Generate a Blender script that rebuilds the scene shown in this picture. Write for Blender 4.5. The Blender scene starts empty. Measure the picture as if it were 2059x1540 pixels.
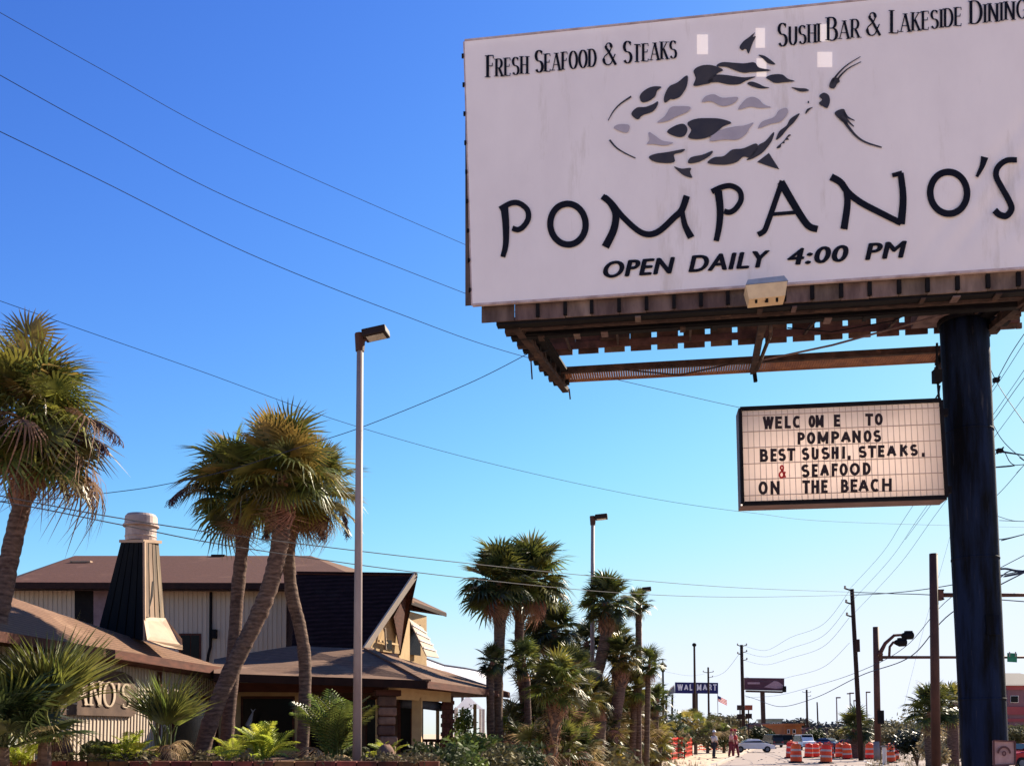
import bpy, math, random
from mathutils import Vector, Matrix, geometry
R = math.radians
random.seed(7)
scene = bpy.context.scene
C = scene.collection

# ---------------------------------------------------------------- camera
FPX, CX, HZ, PITCH, EYE = 2000.0, 1029.5, 1475.0, R(3.8), 1.6
PPY = HZ - FPX * math.tan(PITCH)
cam_d = bpy.data.cameras.new('camera')
cam = bpy.data.objects.new('camera', cam_d); C.objects.link(cam)
cam.location = (0, 0, EYE)
cam.rotation_euler = (R(90) + PITCH, 0, 0)
cam_d.sensor_fit = 'HORIZONTAL'; cam_d.sensor_width = 36
cam_d.lens = 36 * FPX / 2059
cam_d.shift_y = (PPY - 770) / 2059
cam_d.clip_end = 8000; cam_d.clip_start = 0.1
scene.camera = cam

# ---------------------------------------------------------------- sky and sun
SUN_AZ, SUN_EL = R(46), R(33)          # azimuth from +Y (view direction) towards +X
world = bpy.data.worlds.new('World'); scene.world = world; world.use_nodes = True
wn = world.node_tree; wn.nodes.clear()
wo = wn.nodes.new('ShaderNodeOutputWorld'); bg = wn.nodes.new('ShaderNodeBackground')
sky = wn.nodes.new('ShaderNodeTexSky'); sky.sky_type = 'NISHITA'; sky.sun_disc = False
sky.sun_elevation = SUN_EL; sky.sun_rotation = SUN_AZ
sky.air_density = 1.15; sky.dust_density = 0.25; sky.ozone_density = 3.0; sky.altitude = 0
bg.inputs['Strength'].default_value = 0.13

def vmath(op, a, vec):
    n = wn.nodes.new('ShaderNodeVectorMath'); n.operation = op; wn.links.new(a, n.inputs[0]); n.inputs[1].default_value = vec; return n.outputs[0]
K = 0.13
c_ = vmath('MULTIPLY', sky.outputs[0], (K, K, K))
gm = wn.nodes.new('ShaderNodeGamma'); gm.inputs['Gamma'].default_value = 1.6; wn.links.new(c_, gm.inputs['Color'])
SG_ = 0.56 / K
c_ = vmath('MULTIPLY', gm.outputs[0], (0.82 * SG_, 1.04 * SG_, 1.52 * SG_))
# soft shoulder so that the glare near the horizon stays just below white
def smath(op, a, b):
    n = wn.nodes.new('ShaderNodeMath'); n.operation = op
    for i, q in enumerate((a, b)):
        if isinstance(q, (int, float)): n.inputs[i].default_value = q
        else: wn.links.new(q, n.inputs[i])
    return n.outputs[0]
sep = wn.nodes.new('ShaderNodeSeparateXYZ'); wn.links.new(c_, sep.inputs[0]); cmb = wn.nodes.new('ShaderNodeCombineXYZ')
for i, lim in enumerate((0.92, 0.985, 1.12)):
    lim = lim / (2 ** 1.6) / 0.13; x_ = sep.outputs[i]
    den = smath('POWER', smath('ADD', smath('POWER', smath('DIVIDE', x_, lim), 4.0), 1.0), 0.25)
    wn.links.new(smath('DIVIDE', x_, den), cmb.inputs[i])
wn.links.new(cmb.outputs[0], bg.inputs['Color']); wn.links.new(bg.outputs[0], wo.inputs['Surface'])
sd = bpy.data.lights.new('sun', 'SUN'); sd.energy = 4.3; sd.angle = R(0.5); sd.color = (1.0, 0.88, 0.70)
so = bpy.data.objects.new('sun', sd); C.objects.link(so)
to_sun = Vector((math.sin(SUN_AZ) * math.cos(SUN_EL), math.cos(SUN_AZ) * math.cos(SUN_EL), math.sin(SUN_EL)))
so.rotation_euler = to_sun.to_track_quat('Z', 'Y').to_euler()
so.location = (30, 10, 40)
scene.view_settings.view_transform = 'Standard'; scene.view_settings.look = 'None'
scene.view_settings.exposure = 1.6; scene.view_settings.gamma = 1.0
scene.view_settings.use_curve_mapping = False
scene.cycles.max_bounces = 6; scene.cycles.transparent_max_bounces = 8

# ---------------------------------------------------------------- placing helpers
def ray(px, py):
    u = (px - CX) / FPX; v = -(py - PPY) / FPX
    s, c = math.sin(PITCH), math.cos(PITCH)
    return Vector((u, -s * v + c, c * v + s))
def P(px, py, Z):
    d = ray(px, py); return Vector((0, 0, EYE)) + d * (Z / d.y)
def G(px, py, z=0.0):
    d = ray(px, py); t = (z - EYE) / d.z; return Vector((0, 0, EYE)) + d * t
def on_plane(px, py, o, n, off=0.0):
    d = ray(px, py); e = Vector((0, 0, EYE)); t = (o + n * off - e).dot(n) / d.dot(n); return e + d * t

# ---------------------------------------------------------------- materials
MATS = {}
def mat(name, col, rough=0.8, col2=None, scale=4.0, bump=0.0, metal=0.0, stretch=(1, 1, 1), contrast=0.3, detail=5, emit=None, obj_var=0.0, wave=None, transl=0.0, dirt=None, spec=0.18):
    if name in MATS: return MATS[name]
    m = bpy.data.materials.new(name); m.use_nodes = True; nt = m.node_tree; N = nt.nodes; L = nt.links
    b = N['Principled BSDF']; out = N['Material Output']
    b.inputs['Roughness'].default_value = rough; b.inputs['Specular IOR Level'].default_value = spec; b.inputs['Metallic'].default_value = metal
    c2 = col2 or tuple(c * 0.72 for c in col)
    tc = N.new('ShaderNodeTexCoord'); mp = N.new('ShaderNodeMapping'); L.new(tc.outputs['Object'], mp.inputs['Vector'])
    mp.inputs['Scale'].default_value = stretch
    nz = N.new('ShaderNodeTexNoise'); nz.inputs['Scale'].default_value = scale; nz.inputs['Detail'].default_value = detail
    nz.inputs['Roughness'].default_value = 0.62
    L.new(mp.outputs[0], nz.inputs['Vector'])
    rp = N.new('ShaderNodeValToRGB'); rp.color_ramp.elements[0].position = 0.5 - contrast / 2; rp.color_ramp.elements[1].position = 0.5 + contrast / 2
    rp.color_ramp.elements[0].color = (*c2, 1); rp.color_ramp.elements[1].color = (*col, 1)
    L.new(nz.outputs['Fac'], rp.inputs['Fac'])
    cur = rp.outputs['Color']
    if dirt:
        dn = N.new('ShaderNodeTexNoise'); dn.inputs['Scale'].default_value = dirt[1]; dn.inputs['Detail'].default_value = 8; dn.inputs['Roughness'].default_value = 0.7
        mp2 = N.new('ShaderNodeMapping'); mp2.inputs['Scale'].default_value = dirt[3] if len(dirt) > 3 else (1, 1, 1)
        L.new(tc.outputs['Object'], mp2.inputs['Vector']); L.new(mp2.outputs[0], dn.inputs['Vector'])
        dr = N.new('ShaderNodeValToRGB'); dr.color_ramp.elements[0].position = dirt[2]; dr.color_ramp.elements[1].position = min(1, dirt[2] + 0.14)
        L.new(dn.outputs['Fac'], dr.inputs['Fac'])
        mx = N.new('ShaderNodeMix'); mx.data_type = 'RGBA'; L.new(dr.outputs['Color'], mx.inputs[0]); L.new(cur, mx.inputs[6]); mx.inputs[7].default_value = (*dirt[0], 1)
        cur = mx.outputs[2]
    if wave:
        wv = N.new('ShaderNodeTexWave'); wv.bands_direction = wave[0]; wv.inputs['Scale'].default_value = wave[1]; wv.inputs['Distortion'].default_value = wave[2]
        wv.inputs['Detail'].default_value = 2
        L.new(tc.outputs['Object'], wv.inputs['Vector'])
        mx = N.new('ShaderNodeMix'); mx.data_type = 'RGBA'; mx.blend_type = 'MULTIPLY'; mx.inputs[0].default_value = wave[3]
        L.new(cur, mx.inputs[6]); L.new(wv.outputs['Color'], mx.inputs[7]); cur = mx.outputs[2]
    if obj_var:
        oi = N.new('ShaderNodeObjectInfo'); hs = N.new('ShaderNodeHueSaturation')
        mr = N.new('ShaderNodeMapRange'); mr.inputs['To Min'].default_value = 1 - obj_var; mr.inputs['To Max'].default_value = 1 + obj_var
        L.new(oi.outputs['Random'], mr.inputs['Value']); L.new(mr.outputs[0], hs.inputs['Value'])
        mr2 = N.new('ShaderNodeMapRange'); mr2.inputs['To Min'].default_value = 0.5 - obj_var * 0.08; mr2.inputs['To Max'].default_value = 0.5 + obj_var * 0.05
        ml = N.new('ShaderNodeMath'); ml.operation = 'MULTIPLY'; ml.inputs[1].default_value = 7.31
        fr = N.new('ShaderNodeMath'); fr.operation = 'FRACT'; L.new(oi.outputs['Random'], ml.inputs[0]); L.new(ml.outputs[0], fr.inputs[0]); L.new(fr.outputs[0], mr2.inputs['Value'])
        L.new(mr2.outputs[0], hs.inputs['Hue'])
        L.new(cur, hs.inputs['Color']); cur = hs.outputs['Color']
    L.new(cur, b.inputs['Base Color'])
    if bump:
        bp = N.new('ShaderNodeBump'); bp.inputs['Strength'].default_value = bump; bp.inputs['Distance'].default_value = 0.02
        L.new(nz.outputs['Fac'], bp.inputs['Height']); L.new(bp.outputs[0], b.inputs['Normal'])
    if emit:
        b.inputs['Emission Color'].default_value = (*emit[0], 1); b.inputs['Emission Strength'].default_value = emit[1]
    if transl:
        tr = N.new('ShaderNodeBsdfTranslucent'); L.new(cur, tr.inputs['Color']); ms = N.new('ShaderNodeMixShader'); ms.inputs[0].default_value = transl
        L.new(b.outputs[0], ms.inputs[1]); L.new(tr.outputs[0], ms.inputs[2]); L.new(ms.outputs[0], out.inputs['Surface'])
    MATS[name] = m
    return m

M = dict(
 vinyl=mat('sign_vinyl', (0.90, 0.83, 0.85), 0.6, (0.80, 0.73, 0.755), 1.1, 0.12, transl=0.14, stretch=(1, 1, 0.5), contrast=0.5, dirt=((0.70, 0.63, 0.62), 1.6, 0.56, (1.5, 1.5, .25))),
 ink=mat('sign_ink', (0.004, 0.005, 0.012), 0.9, (0.006, 0.007, 0.016)),
 fishdark=mat('fish_slate', (0.030, 0.032, 0.05), 0.9, (0.05, 0.047, 0.058), 3),
 fishlight=mat('fish_lilac', (0.33, 0.30, 0.36), 0.9, (0.40, 0.36, 0.42), 3),
 trim=mat('board_trim', (0.52, 0.42, 0.43), 0.6, (0.30, 0.22, 0.22), 4, .1),
 head=mat('lamp_head_dark', (0.022, 0.012, 0.011), 0.6),
 rust=mat('weathered_steel', (0.062, 0.036, 0.030), 0.85, (0.020, 0.013, 0.013), 5, 0.4, dirt=((0.13, 0.075, 0.055), 3.5, 0.58)),
 panel=mat('panel_grey', (0.17, 0.120, 0.110), 0.8, (0.075, 0.050, 0.048), 3, 0.2, obj_var=0.35, stretch=(1.5, 1.5, 0.4), dirt=((0.05, .035, .033), 4, .6)),
 rearpanel=mat('rear_panel_rust', (0.135, 0.075, 0.060), 0.85, (0.05, 0.030, 0.027), 4, 0.2, obj_var=0.4, dirt=((.03, .02, .018), 4, .58)),
 black=mat('black_paint', (0.006, 0.005, 0.007), 0.7, (0.010, 0.009, 0.010), 6, spec=0.08),
 bluepole=mat('navy_pole_paint', (0.007, 0.013, 0.036), 0.75, (0.0012, 0.0015, 0.003), 1.6, 0.8, stretch=(3.5, 3.5, 0.45), contrast=0.22, detail=9, dirt=((0.040, 0.040, 0.050), 4.0, 0.60, (4, 4, 0.35)), spec=0.10),
 cream=mat('marquee_face', (0.86, 0.765, 0.72), 0.5, (0.77, 0.655, 0.60), 2, transl=0.72, contrast=0.6),
 bronze=mat('bronze_paint', (0.095, 0.040, 0.030), 0.65, (0.055, 0.024, 0.020), 2, stretch=(1, 1, .4), obj_var=0.15),
 bronzel=mat('lamp_pole_paint', (0.34, 0.27, 0.255), 0.5, (0.22, 0.16, 0.15), 2, stretch=(1, 1, .3), dirt=((0.14, .08, .07), 1.2, .60)),
 fixture=mat('flood_housing', (0.62, 0.47, 0.30), 0.55, (0.5, 0.37, 0.24), 6),
 fixtop=mat('flood_lid', (0.42, 0.42, 0.44), 0.5),
 glassdark=mat('dark_glass', (0.004, 0.004, 0.005), 0.25, (0.008, 0.007, 0.007), 1.5, spec=0.10),
 shingle=mat('roof_shingles', (0.225, 0.125, 0.078), 0.95, (0.145, 0.082, 0.054), 9, 0.5, stretch=(1, 1, 2.5), contrast=0.5, dirt=((0.29, 0.175, 0.112), 0.6, 0.55), wave=('Z', 5.5, 0.6, 0.35)),
 shingled=mat('upper_roof_shingles', (0.150, 0.062, 0.043), 0.95, (0.088, 0.036, 0.027), 9, 0.5, stretch=(1, 1, 3), contrast=0.5, dirt=((0.20, 0.095, 0.065), 0.5, 0.58), wave=('Z', 4.5, 0.6, 0.35)),
 shinglex=mat('dark_dormer_shingles', (0.034, 0.018, 0.019), 0.95, (0.014, 0.008, 0.009), 5, 0.6, stretch=(0.5, 1, 3), contrast=0.35, spec=0.05, wave=('Z', 2.2, 0.8, 0.5), dirt=((.035, .024, .022), .8, .55)),
 siding=mat('beige_siding', (0.45, 0.37, 0.295), 0.85, (0.37, 0.30, 0.24), 2.5, 0.1, stretch=(1.5, 1.5, .25), contrast=0.6, dirt=((0.27, 0.205, 0.16), 1.3, 0.60, (2, 2, .3))),
 stucco=mat('tan_stucco', (0.50, 0.345, 0.185), 0.9, (0.42, 0.28, 0.15), 3, 0.2, dirt=((0.34, 0.23, 0.13), 1.2, 0.62)),
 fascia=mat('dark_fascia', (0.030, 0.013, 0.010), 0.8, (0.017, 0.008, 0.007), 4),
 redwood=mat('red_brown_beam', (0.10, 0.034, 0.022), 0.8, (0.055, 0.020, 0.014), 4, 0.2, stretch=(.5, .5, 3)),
 chimshade=mat('weathered_shaded_boards', (0.005, 0.006, 0.009), 0.9, (0.013, 0.014, 0.014), 3, 0.3, stretch=(2, 2, .3), contrast=.5, spec=0.06),  # near-black copy of the chimney boards, shade put into the colour
 chimlit=mat('weathered_sunlit_boards', (0.28, 0.19, 0.125), 0.85, (0.14, 0.11, 0.085), 3, 0.4, stretch=(3, 3, .25), obj_var=0.2, dirt=((0.09, 0.10, 0.10), 3, .55, (3, 3, .4))),  # sunlit copy of the same boards, light put into the colour over weathering
 flash=mat('sheet_metal_flashing', (0.44, 0.30, 0.20), 0.6, (0.35, 0.23, 0.155), 3, 0.1),
 ventcap=mat('vent_cap_metal', (0.44, 0.34, 0.30), 0.55, (0.30, 0.22, 0.19), 3, 0.1, metal=0.2, dirt=((0.26, 0.18, 0.14), 2.5, .58)),
 stone=mat('column_stone', (0.21, 0.12, 0.085), 0.9, (0.12, 0.07, 0.055), 5, 0.5, obj_var=0.35),
 brick=mat('brick', (0.12, 0.05, 0.038), 0.9, (0.07, 0.03, 0.026), 8, 0.4, obj_var=0.3),
 wallsign=mat('wall_sign_board', (0.105, 0.066, 0.048), 0.85, (0.06, 0.038, 0.03), 3, .2),
 signletter=mat('carved_sign_letters', (0.40, 0.31, 0.235), 0.7, (0.30, 0.23, 0.17), 4),
 trunk=mat('palm_trunk', (0.20, 0.130, 0.097), 0.95, (0.06, 0.038, 0.030), 6, 1.0, stretch=(1, 1, 3.5), contrast=0.4, obj_var=0.15, wave=('Z', 3.2, 9.0, 0.28), dirt=((.055, .03, .024), 2.5, .55)),
 boots=mat('palm_boots', (0.30, 0.165, 0.10), 0.95, (0.13, 0.065, 0.045), 6, 0.5, obj_var=0.15),
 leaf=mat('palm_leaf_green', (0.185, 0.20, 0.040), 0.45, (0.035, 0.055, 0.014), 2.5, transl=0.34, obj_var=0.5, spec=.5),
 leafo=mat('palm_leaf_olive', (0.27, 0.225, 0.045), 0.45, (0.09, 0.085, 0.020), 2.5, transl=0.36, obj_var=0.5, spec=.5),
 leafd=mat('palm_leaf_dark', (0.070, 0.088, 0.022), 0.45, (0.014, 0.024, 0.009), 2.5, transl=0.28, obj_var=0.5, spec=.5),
 leafy=mat('fern_leaf_yellow', (0.42, 0.44, 0.055), 0.5, (0.20, 0.26, 0.03), 4, transl=0.5, obj_var=0.25),
 leafdead=mat('palm_leaf_dead', (0.34, 0.20, 0.12), 0.85, (0.17, 0.095, 0.065), 3, transl=0.25, obj_var=0.4),
 leaftan=mat('palm_leaf_tan', (0.55, 0.42, 0.22), 0.8, (0.36, 0.25, 0.13), 3, transl=0.3, obj_var=0.3),
 seed=mat('palm_seed_stalks', (0.16, 0.10, 0.115), 0.9, (0.09, 0.055, 0.065), 6, transl=0.2),
 shrub=mat('shrub_leaf', (0.085, 0.10, 0.03), 0.6, (0.035, 0.048, 0.016), 3, transl=0.3, obj_var=0.3),
 shrubo=mat('shrub_leaf_olive', (0.21, 0.17, 0.075), 0.7, (0.07, 0.065, 0.028), 2, transl=0.3, obj_var=0.3),
 shrubb=mat('shrub_leaf_bright', (0.22, 0.28, 0.06), 0.6, (0.08, 0.12, 0.03), 3, transl=0.4),
 fartree=mat('far_tree_leaf', (0.075, 0.075, 0.062), 0.9, (0.04, 0.04, 0.04), 0.2),
 bark=mat('bark', (0.12, 0.08, 0.06), 0.95, (0.07, 0.045, 0.035), 8, .4),
 wood=mat('utility_pole_wood', (0.040, 0.022, 0.018), 0.95, (0.020, 0.012, 0.010), 4, 0.4, stretch=(3, 3, .3)),
 wire=mat('wire_rubber', (0.035, 0.045, 0.075), 0.7, spec=0.05),
 wirem=mat('wire_grey', (0.09, 0.085, 0.09), 0.6),
 wirel=mat('wire_bright', (0.35, 0.33, 0.33), 0.4, metal=0.3),
 steel=mat('galvanised_steel', (0.24, 0.22, 0.21), 0.6, (0.18, 0.165, 0.16), 5),
 sand=mat('sandy_ground', (0.56, 0.42, 0.30), 0.95, (0.44, 0.33, 0.23), 0.35, 0.4, contrast=0.5, detail=10, dirt=((0.28, 0.24, 0.13), 0.08, 0.60)),
 road=mat('road_surface', (0.31, 0.245, 0.215), 0.9, (0.25, 0.195, 0.17), 0.6, 0.2, detail=9, contrast=.5),
 curb=mat('concrete_kerb', (0.5, 0.42, 0.35), 0.9, (0.4, 0.33, 0.28), 2, .2),
 white=mat('white_paint', (0.78, 0.74, 0.70), 0.6, (0.7, 0.66, 0.62), 3),
 planter=mat('planter_wall_brick', (0.17, 0.065, 0.032), 0.9, (0.06, 0.028, 0.018), 4, .5, obj_var=0.5),
 mulch=mat('mulch', (0.12, 0.065, 0.04), 1.0, (0.05, 0.03, 0.022), 12, .9),
 orange=mat('safety_orange', (0.85, 0.10, 0.03), 0.5, (0.65, 0.07, 0.025), 3, obj_var=0.15),
 drumwhite=mat('drum_white_band', (0.62, 0.48, 0.44), 0.4),
 rubber=mat('black_rubber', (0.015, 0.015, 0.016), 0.85),
 skin=mat('skin', (0.42, 0.24, 0.17), 0.6),
)
# ---------------------------------------------------------------- mesh helpers
class MB:
    def __init__(s): s.v = []; s.f = []
    def add(s, vs, fs):
        o = len(s.v); s.v += [tuple(v) for v in vs]; s.f += [tuple(i + o for i in f) for f in fs]; return s
    def box(s, c, size, rz=0.0, ex=None, ey=None, ez=None):
        c = Vector(c); X = ex or Vector((math.cos(rz), math.sin(rz), 0)); Z = ez or Vector((0, 0, 1)); Y = ey or Z.cross(X)
        hx, hy, hz = size[0] / 2, size[1] / 2, size[2] / 2
        vs = [c + X * (a * hx) + Y * (b * hy) + Z * (d * hz) for d in (-1, 1) for a, b in ((-1, -1), (1, -1), (1, 1), (-1, 1))]
        return s.add(vs, [(3, 2, 1, 0), (4, 5, 6, 7), (0, 1, 5, 4), (1, 2, 6, 5), (2, 3, 7, 6), (3, 0, 4, 7)])
    def bar(s, a, b, w, h=None, up=None):
        a = Vector(a); b = Vector(b); X = (b - a).normalized(); up = Vector(up or (0, 0, 1))
        if abs(X.dot(up)) > 0.98: up = Vector((0, 1, 0))
        Y = up.cross(X).normalized(); Z = X.cross(Y)
        return s.box((a + b) / 2, ((b - a).length, w, h or w), ex=X, ey=Y, ez=Z)
    def tube(s, pts, r, n=8, caps=True):
        pts = [Vector(p) for p in pts]; rs = r if isinstance(r, (list, tuple)) else [r] * len(pts)
        base = len(s.v); ref = Vector((0, 1, 0))
        d0 = (pts[-1] - pts[0]).normalized()
        if abs(d0.dot(ref)) > 0.8: ref = Vector((0, 0, 1))
        for i, p in enumerate(pts):
            d = (pts[min(i + 1, len(pts) - 1)] - pts[max(i - 1, 0)]).normalized()
            if d.length < 1e-6: d = d0
            X = ref.cross(d).normalized(); Y = d.cross(X)
            for k in range(n):
                a = 2 * math.pi * k / n; s.v.append(tuple(p + (X * math.cos(a) + Y * math.sin(a)) * rs[i]))
        for i in range(len(pts) - 1):
            for k in range(n):
                a = base + i * n + k; b = base + i * n + (k + 1) % n; s.f.append((a, b, b + n, a + n))
        if caps:
            s.f.append(tuple(base + k for k in reversed(range(n)))); s.f.append(tuple(base + (len(pts) - 1) * n + k for k in range(n)))
        return s
    def slab(s, poly, th=0.1, d=(0, 0, -1)):
        poly = [Vector(p) for p in poly]; d = Vector(d).normalized() * th; n = len(poly); o = len(s.v)
        s.v += [tuple(p) for p in poly] + [tuple(p + d) for p in poly]
        s.f.append(tuple(o + i for i in range(n))); s.f.append(tuple(o + n + i for i in reversed(range(n))))
        for i in range(n): s.f.append((o + i, o + n + i, o + n + (i + 1) % n, o + (i + 1) % n))
        return s
    def poly(s, pts):
        pts = [Vector(p) for p in pts]; o = len(s.v); s.v += [tuple(p) for p in pts]
        for t in geometry.tessellate_polygon([pts]): s.f.append(tuple(o + i for i in t))
        return s
    def sphere(s, c, r, n=10, m=6, sz=1.0):
        c = Vector(c); o = len(s.v)
        for i in range(m + 1):
            t = math.pi * i / m
            for k in range(n):
                a = 2 * math.pi * k / n; s.v.append((c.x + r * math.sin(t) * math.cos(a), c.y + r * math.sin(t) * math.sin(a), c.z + r * sz * math.cos(t)))
        for i in range(m):
            for k in range(n): s.f.append((o + i * n + k, o + (i + 1) * n + k, o + (i + 1) * n + (k + 1) % n, o + i * n + (k + 1) % n))
        return s
    def lathe(s, c, prof, n=14):
        c = Vector(c); o = len(s.v)
        for r, z in prof:
            for k in range(n):
                a = 2 * math.pi * k / n; s.v.append((c.x + r * math.cos(a), c.y + r * math.sin(a), c.z + z))
        for i in range(len(prof) - 1):
            for k in range(n): s.f.append((o + i * n + k, o + i * n + (k + 1) % n, o + (i + 1) * n + (k + 1) % n, o + (i + 1) * n + k))
        s.f.append(tuple(o + k for k in reversed(range(n)))); s.f.append(tuple(o + (len(prof) - 1) * n + k for k in range(n)))
        return s
def wpos(o):
    p = Vector(o.location)
    while o.parent: o = o.parent; p += Vector(o.location)
    return p
def build(mb, name, material, parent=None, smooth=False, world=True, loc=None, kind=None, bevel=0):
    """links one mesh object; mb is in world coordinates and is moved into the parent's frame (world=True)"""
    org = wpos(parent) if (parent and world) else Vector((0, 0, 0))
    if loc is not None and not parent: org = Vector(loc)
    me = bpy.data.meshes.new(name)
    me.from_pydata([(v[0] - org.x, v[1] - org.y, v[2] - org.z) for v in mb.v], [], mb.f); me.update()
    mats = material if isinstance(material, (list, tuple)) else [material]
    for m_ in mats: me.materials.append(m_)
    if smooth:
        me.polygons.foreach_set('use_smooth', [True] * len(me.polygons))
    o = bpy.data.objects.new(name, me); C.objects.link(o)
    if parent: o.parent = parent
    elif loc is not None: o.location = loc
    if kind: o['kind'] = kind
    if bevel:
        b = o.modifiers.new('bevel', 'BEVEL'); b.width = bevel; b.segments = 2; b.limit_method = 'ANGLE'
    return o
def tag(o, label, cat, group=None, kind=None):
    o['label'] = label; o['category'] = cat
    if group: o['group'] = group
    if kind: o['kind'] = kind
    return o
def thing(name, label, cat, loc, group=None, rz=0):
    o = bpy.data.objects.new(name, None); C.objects.link(o); o.location = loc; o.rotation_euler = (0, 0, rz); o.empty_display_size = 0.3
    return tag(o, label, cat, group)
def kids(o): return [c for c in bpy.data.objects if c.parent is o]
CH = {}
def copy_tree(o, parent=None):
    c = o.copy(); C.objects.link(c)
    if parent: c.parent = parent
    for ch in list(o.children): copy_tree(ch, c)
    return c
def dup(o, loc, rz=0, scale=1, label=None, group=None):
    c = copy_tree(o); c.location = loc; c.rotation_euler = (0, 0, rz); c.scale = (scale,) * 3
    if label: c['label'] = label
    if group: c['group'] = group
    return c
def spline(pts, k=6, closed=False):
    out = []; n = len(pts); V = [Vector(p) for p in pts]
    rng = range(n) if closed else range(n - 1)
    for i in rng:
        p0 = V[(i - 1) % n] if (closed or i > 0) else V[0]; p1 = V[i]; p2 = V[(i + 1) % n]
        p3 = V[(i + 2) % n] if (closed or i + 2 < n) else V[-1]
        for j in range(k):
            t = j / k
            out.append(0.5 * ((2 * p1) + (p2 - p0) * t + (2 * p0 - 5 * p1 + 4 * p2 - p3) * t * t + (3 * p1 - p0 - 3 * p2 + p3) * t ** 3))
    if not closed: out.append(V[-1])
    return out

# ---------------------------------------------------------------- stroke lettering
def arc(cx, cy, rx, ry, a0, a1, n=10):
    return [(cx + rx * math.cos(R(a0 + (a1 - a0) * i / n)), cy + ry * math.sin(R(a0 + (a1 - a0) * i / n))) for i in range(n + 1)]
def bowl(x0, xr, y0, y1, n=8):
    h = (y1 - y0) / 2; r = min(h, xr - x0); return [(x0, y1)] + arc(xr - r, (y0 + y1) / 2, r, h, 90, -90, n) + [(x0, y0)]
GL = {
 'A': (.74, [[(0, 0), (.37, 1)], [(.37, 1), (.74, 0)], [(.13, .34), (.61, .34)]]),
 'B': (.60, [[(.04, 0), (.04, 1)], bowl(.04, .52, .53, 1), bowl(.04, .60, 0, .53)]),
 'C': (.66, [arc(.36, .5, .36, .5, 48, 312, 16)]),
 'D': (.66, [[(.04, 0), (.04, 1)], [(.04, 1)] + arc(.26, .5, .40, .5, 90, -90, 12) + [(.04, 0)]]),
 'E': (.52, [[(.04, 0), (.04, 1)], [(.04, 1), (.52, 1)], [(.04, .52), (.44, .52)], [(.04, 0), (.52, 0)]]),
 'F': (.50, [[(.04, 0), (.04, 1)], [(.04, 1), (.50, 1)], [(.04, .52), (.42, .52)]]),
 'G': (.70, [arc(.36, .5, .36, .5, 50, 340, 16), [(.68, .45), (.68, .08)], [(.42, .45), (.70, .45)]]),
 'H': (.64, [[(.04, 0), (.04, 1)], [(.60, 0), (.60, 1)], [(.04, .52), (.60, .52)]]),
 'I': (.08, [[(.04, 0), (.04, 1)]]),
 'K': (.62, [[(.04, 0), (.04, 1)], [(.04, .40), (.56, 1)], [(.22, .60), (.62, 0)]]),
 'L': (.48, [[(.04, 0), (.04, 1)], [(.04, 0), (.48, 0)]]),
 'M': (.82, [[(.05, 0), (.05, 1)], [(.05, 1), (.41, .1)], [(.41, .1), (.77, 1)], [(.77, 1), (.77, 0)]]),
 'N': (.66, [[(.04, 0), (.04, 1)], [(.04, 1), (.62, 0)], [(.62, 0), (.62, 1)]]),
 'O': (.74, [arc(.37, .5, .36, .5, 90, 450, 22)]),
 'P': (.58, [[(.04, 0), (.04, 1)], bowl(.04, .58, .44, 1)]),
 'R': (.62, [[(.04, 0), (.04, 1)], bowl(.04, .55, .48, 1), [(.30, .48), (.62, 0)]]),
 'S': (.56, [arc(.28, .745, .26, .245, 35, 268, 12)[:-1] + arc(.28, .255, .27, .255, 88, -150, 12)]),
 'T': (.60, [[(.30, 0), (.30, 1)], [(0, 1), (.60, 1)]]),
 'U': (.64, [[(.04, 1), (.04, .32)] + arc(.32, .30, .28, .30, 180, 360, 10) + [(.60, 1)]]),
 'W': (.96, [[(0, 1), (.24, 0)], [(.24, 0), (.48, 1)], [(.48, 1), (.72, 0)], [(.72, 0), (.96, 1)]]),
 'Y': (.68, [[(0, 1), (.34, .45)], [(.68, 1), (.34, .45)], [(.34, .45), (.34, 0)]]),
 '4': (.60, [[(.42, 0), (.42, 1)], [(.42, 1), (0, .3)], [(0, .28), (.60, .28)]]),
 '0': (.62, [arc(.31, .5, .30, .5, 90, 450, 22)]),
 ':': (.30, [[(.15, .0), (.15, .03)], [(.15, .62), (.15, .65)]]),
 ',': (.16, [[(.11, .16), (.10, .02), (.03, -.12)]]),
 "'": (.10, [[(.06, 1), (.03, .72)]]),
 '&': (.80, [[(.80, .0), (.30, .66)] + arc(.34, .82, .17, .18, 200, -20, 10) + [(.40, .60), (.14, .42)] + arc(.30, .24, .27, .24, 140, 340, 10) + [(.76, .50)]]),
}
def ribbon(mb, pts, wf, tof, z):
    """pts 2-D polyline, wf(i, dir)->width, tof(x, y, z)->world"""
    n = len(pts); V = [Vector((p[0], p[1])) for p in pts]; L = []; Rr = []
    closed = (V[0] - V[-1]).length < 1e-4
    for i in range(n):
        a = V[i - 1] if i > 0 else (V[-2] if closed else V[0]); b = V[i + 1] if i < n - 1 else (V[1] if closed else V[-1])
        d = (b - a).normalized(); nn = Vector((-d.y, d.x)); w = wf(i / (n - 1), d) / 2
        L.append(V[i] + nn * w); Rr.append(V[i] - nn * w)
    o = len(mb.v)
    for l, r in zip(L, Rr): mb.v.append(tuple(tof(l.x, l.y, z))); mb.v.append(tuple(tof(r.x, r.y, z)))
    for i in range(n - 1): mb.f.append((o + 2 * i, o + 2 * i + 1, o + 2 * i + 3, o + 2 * i + 2))
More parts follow.
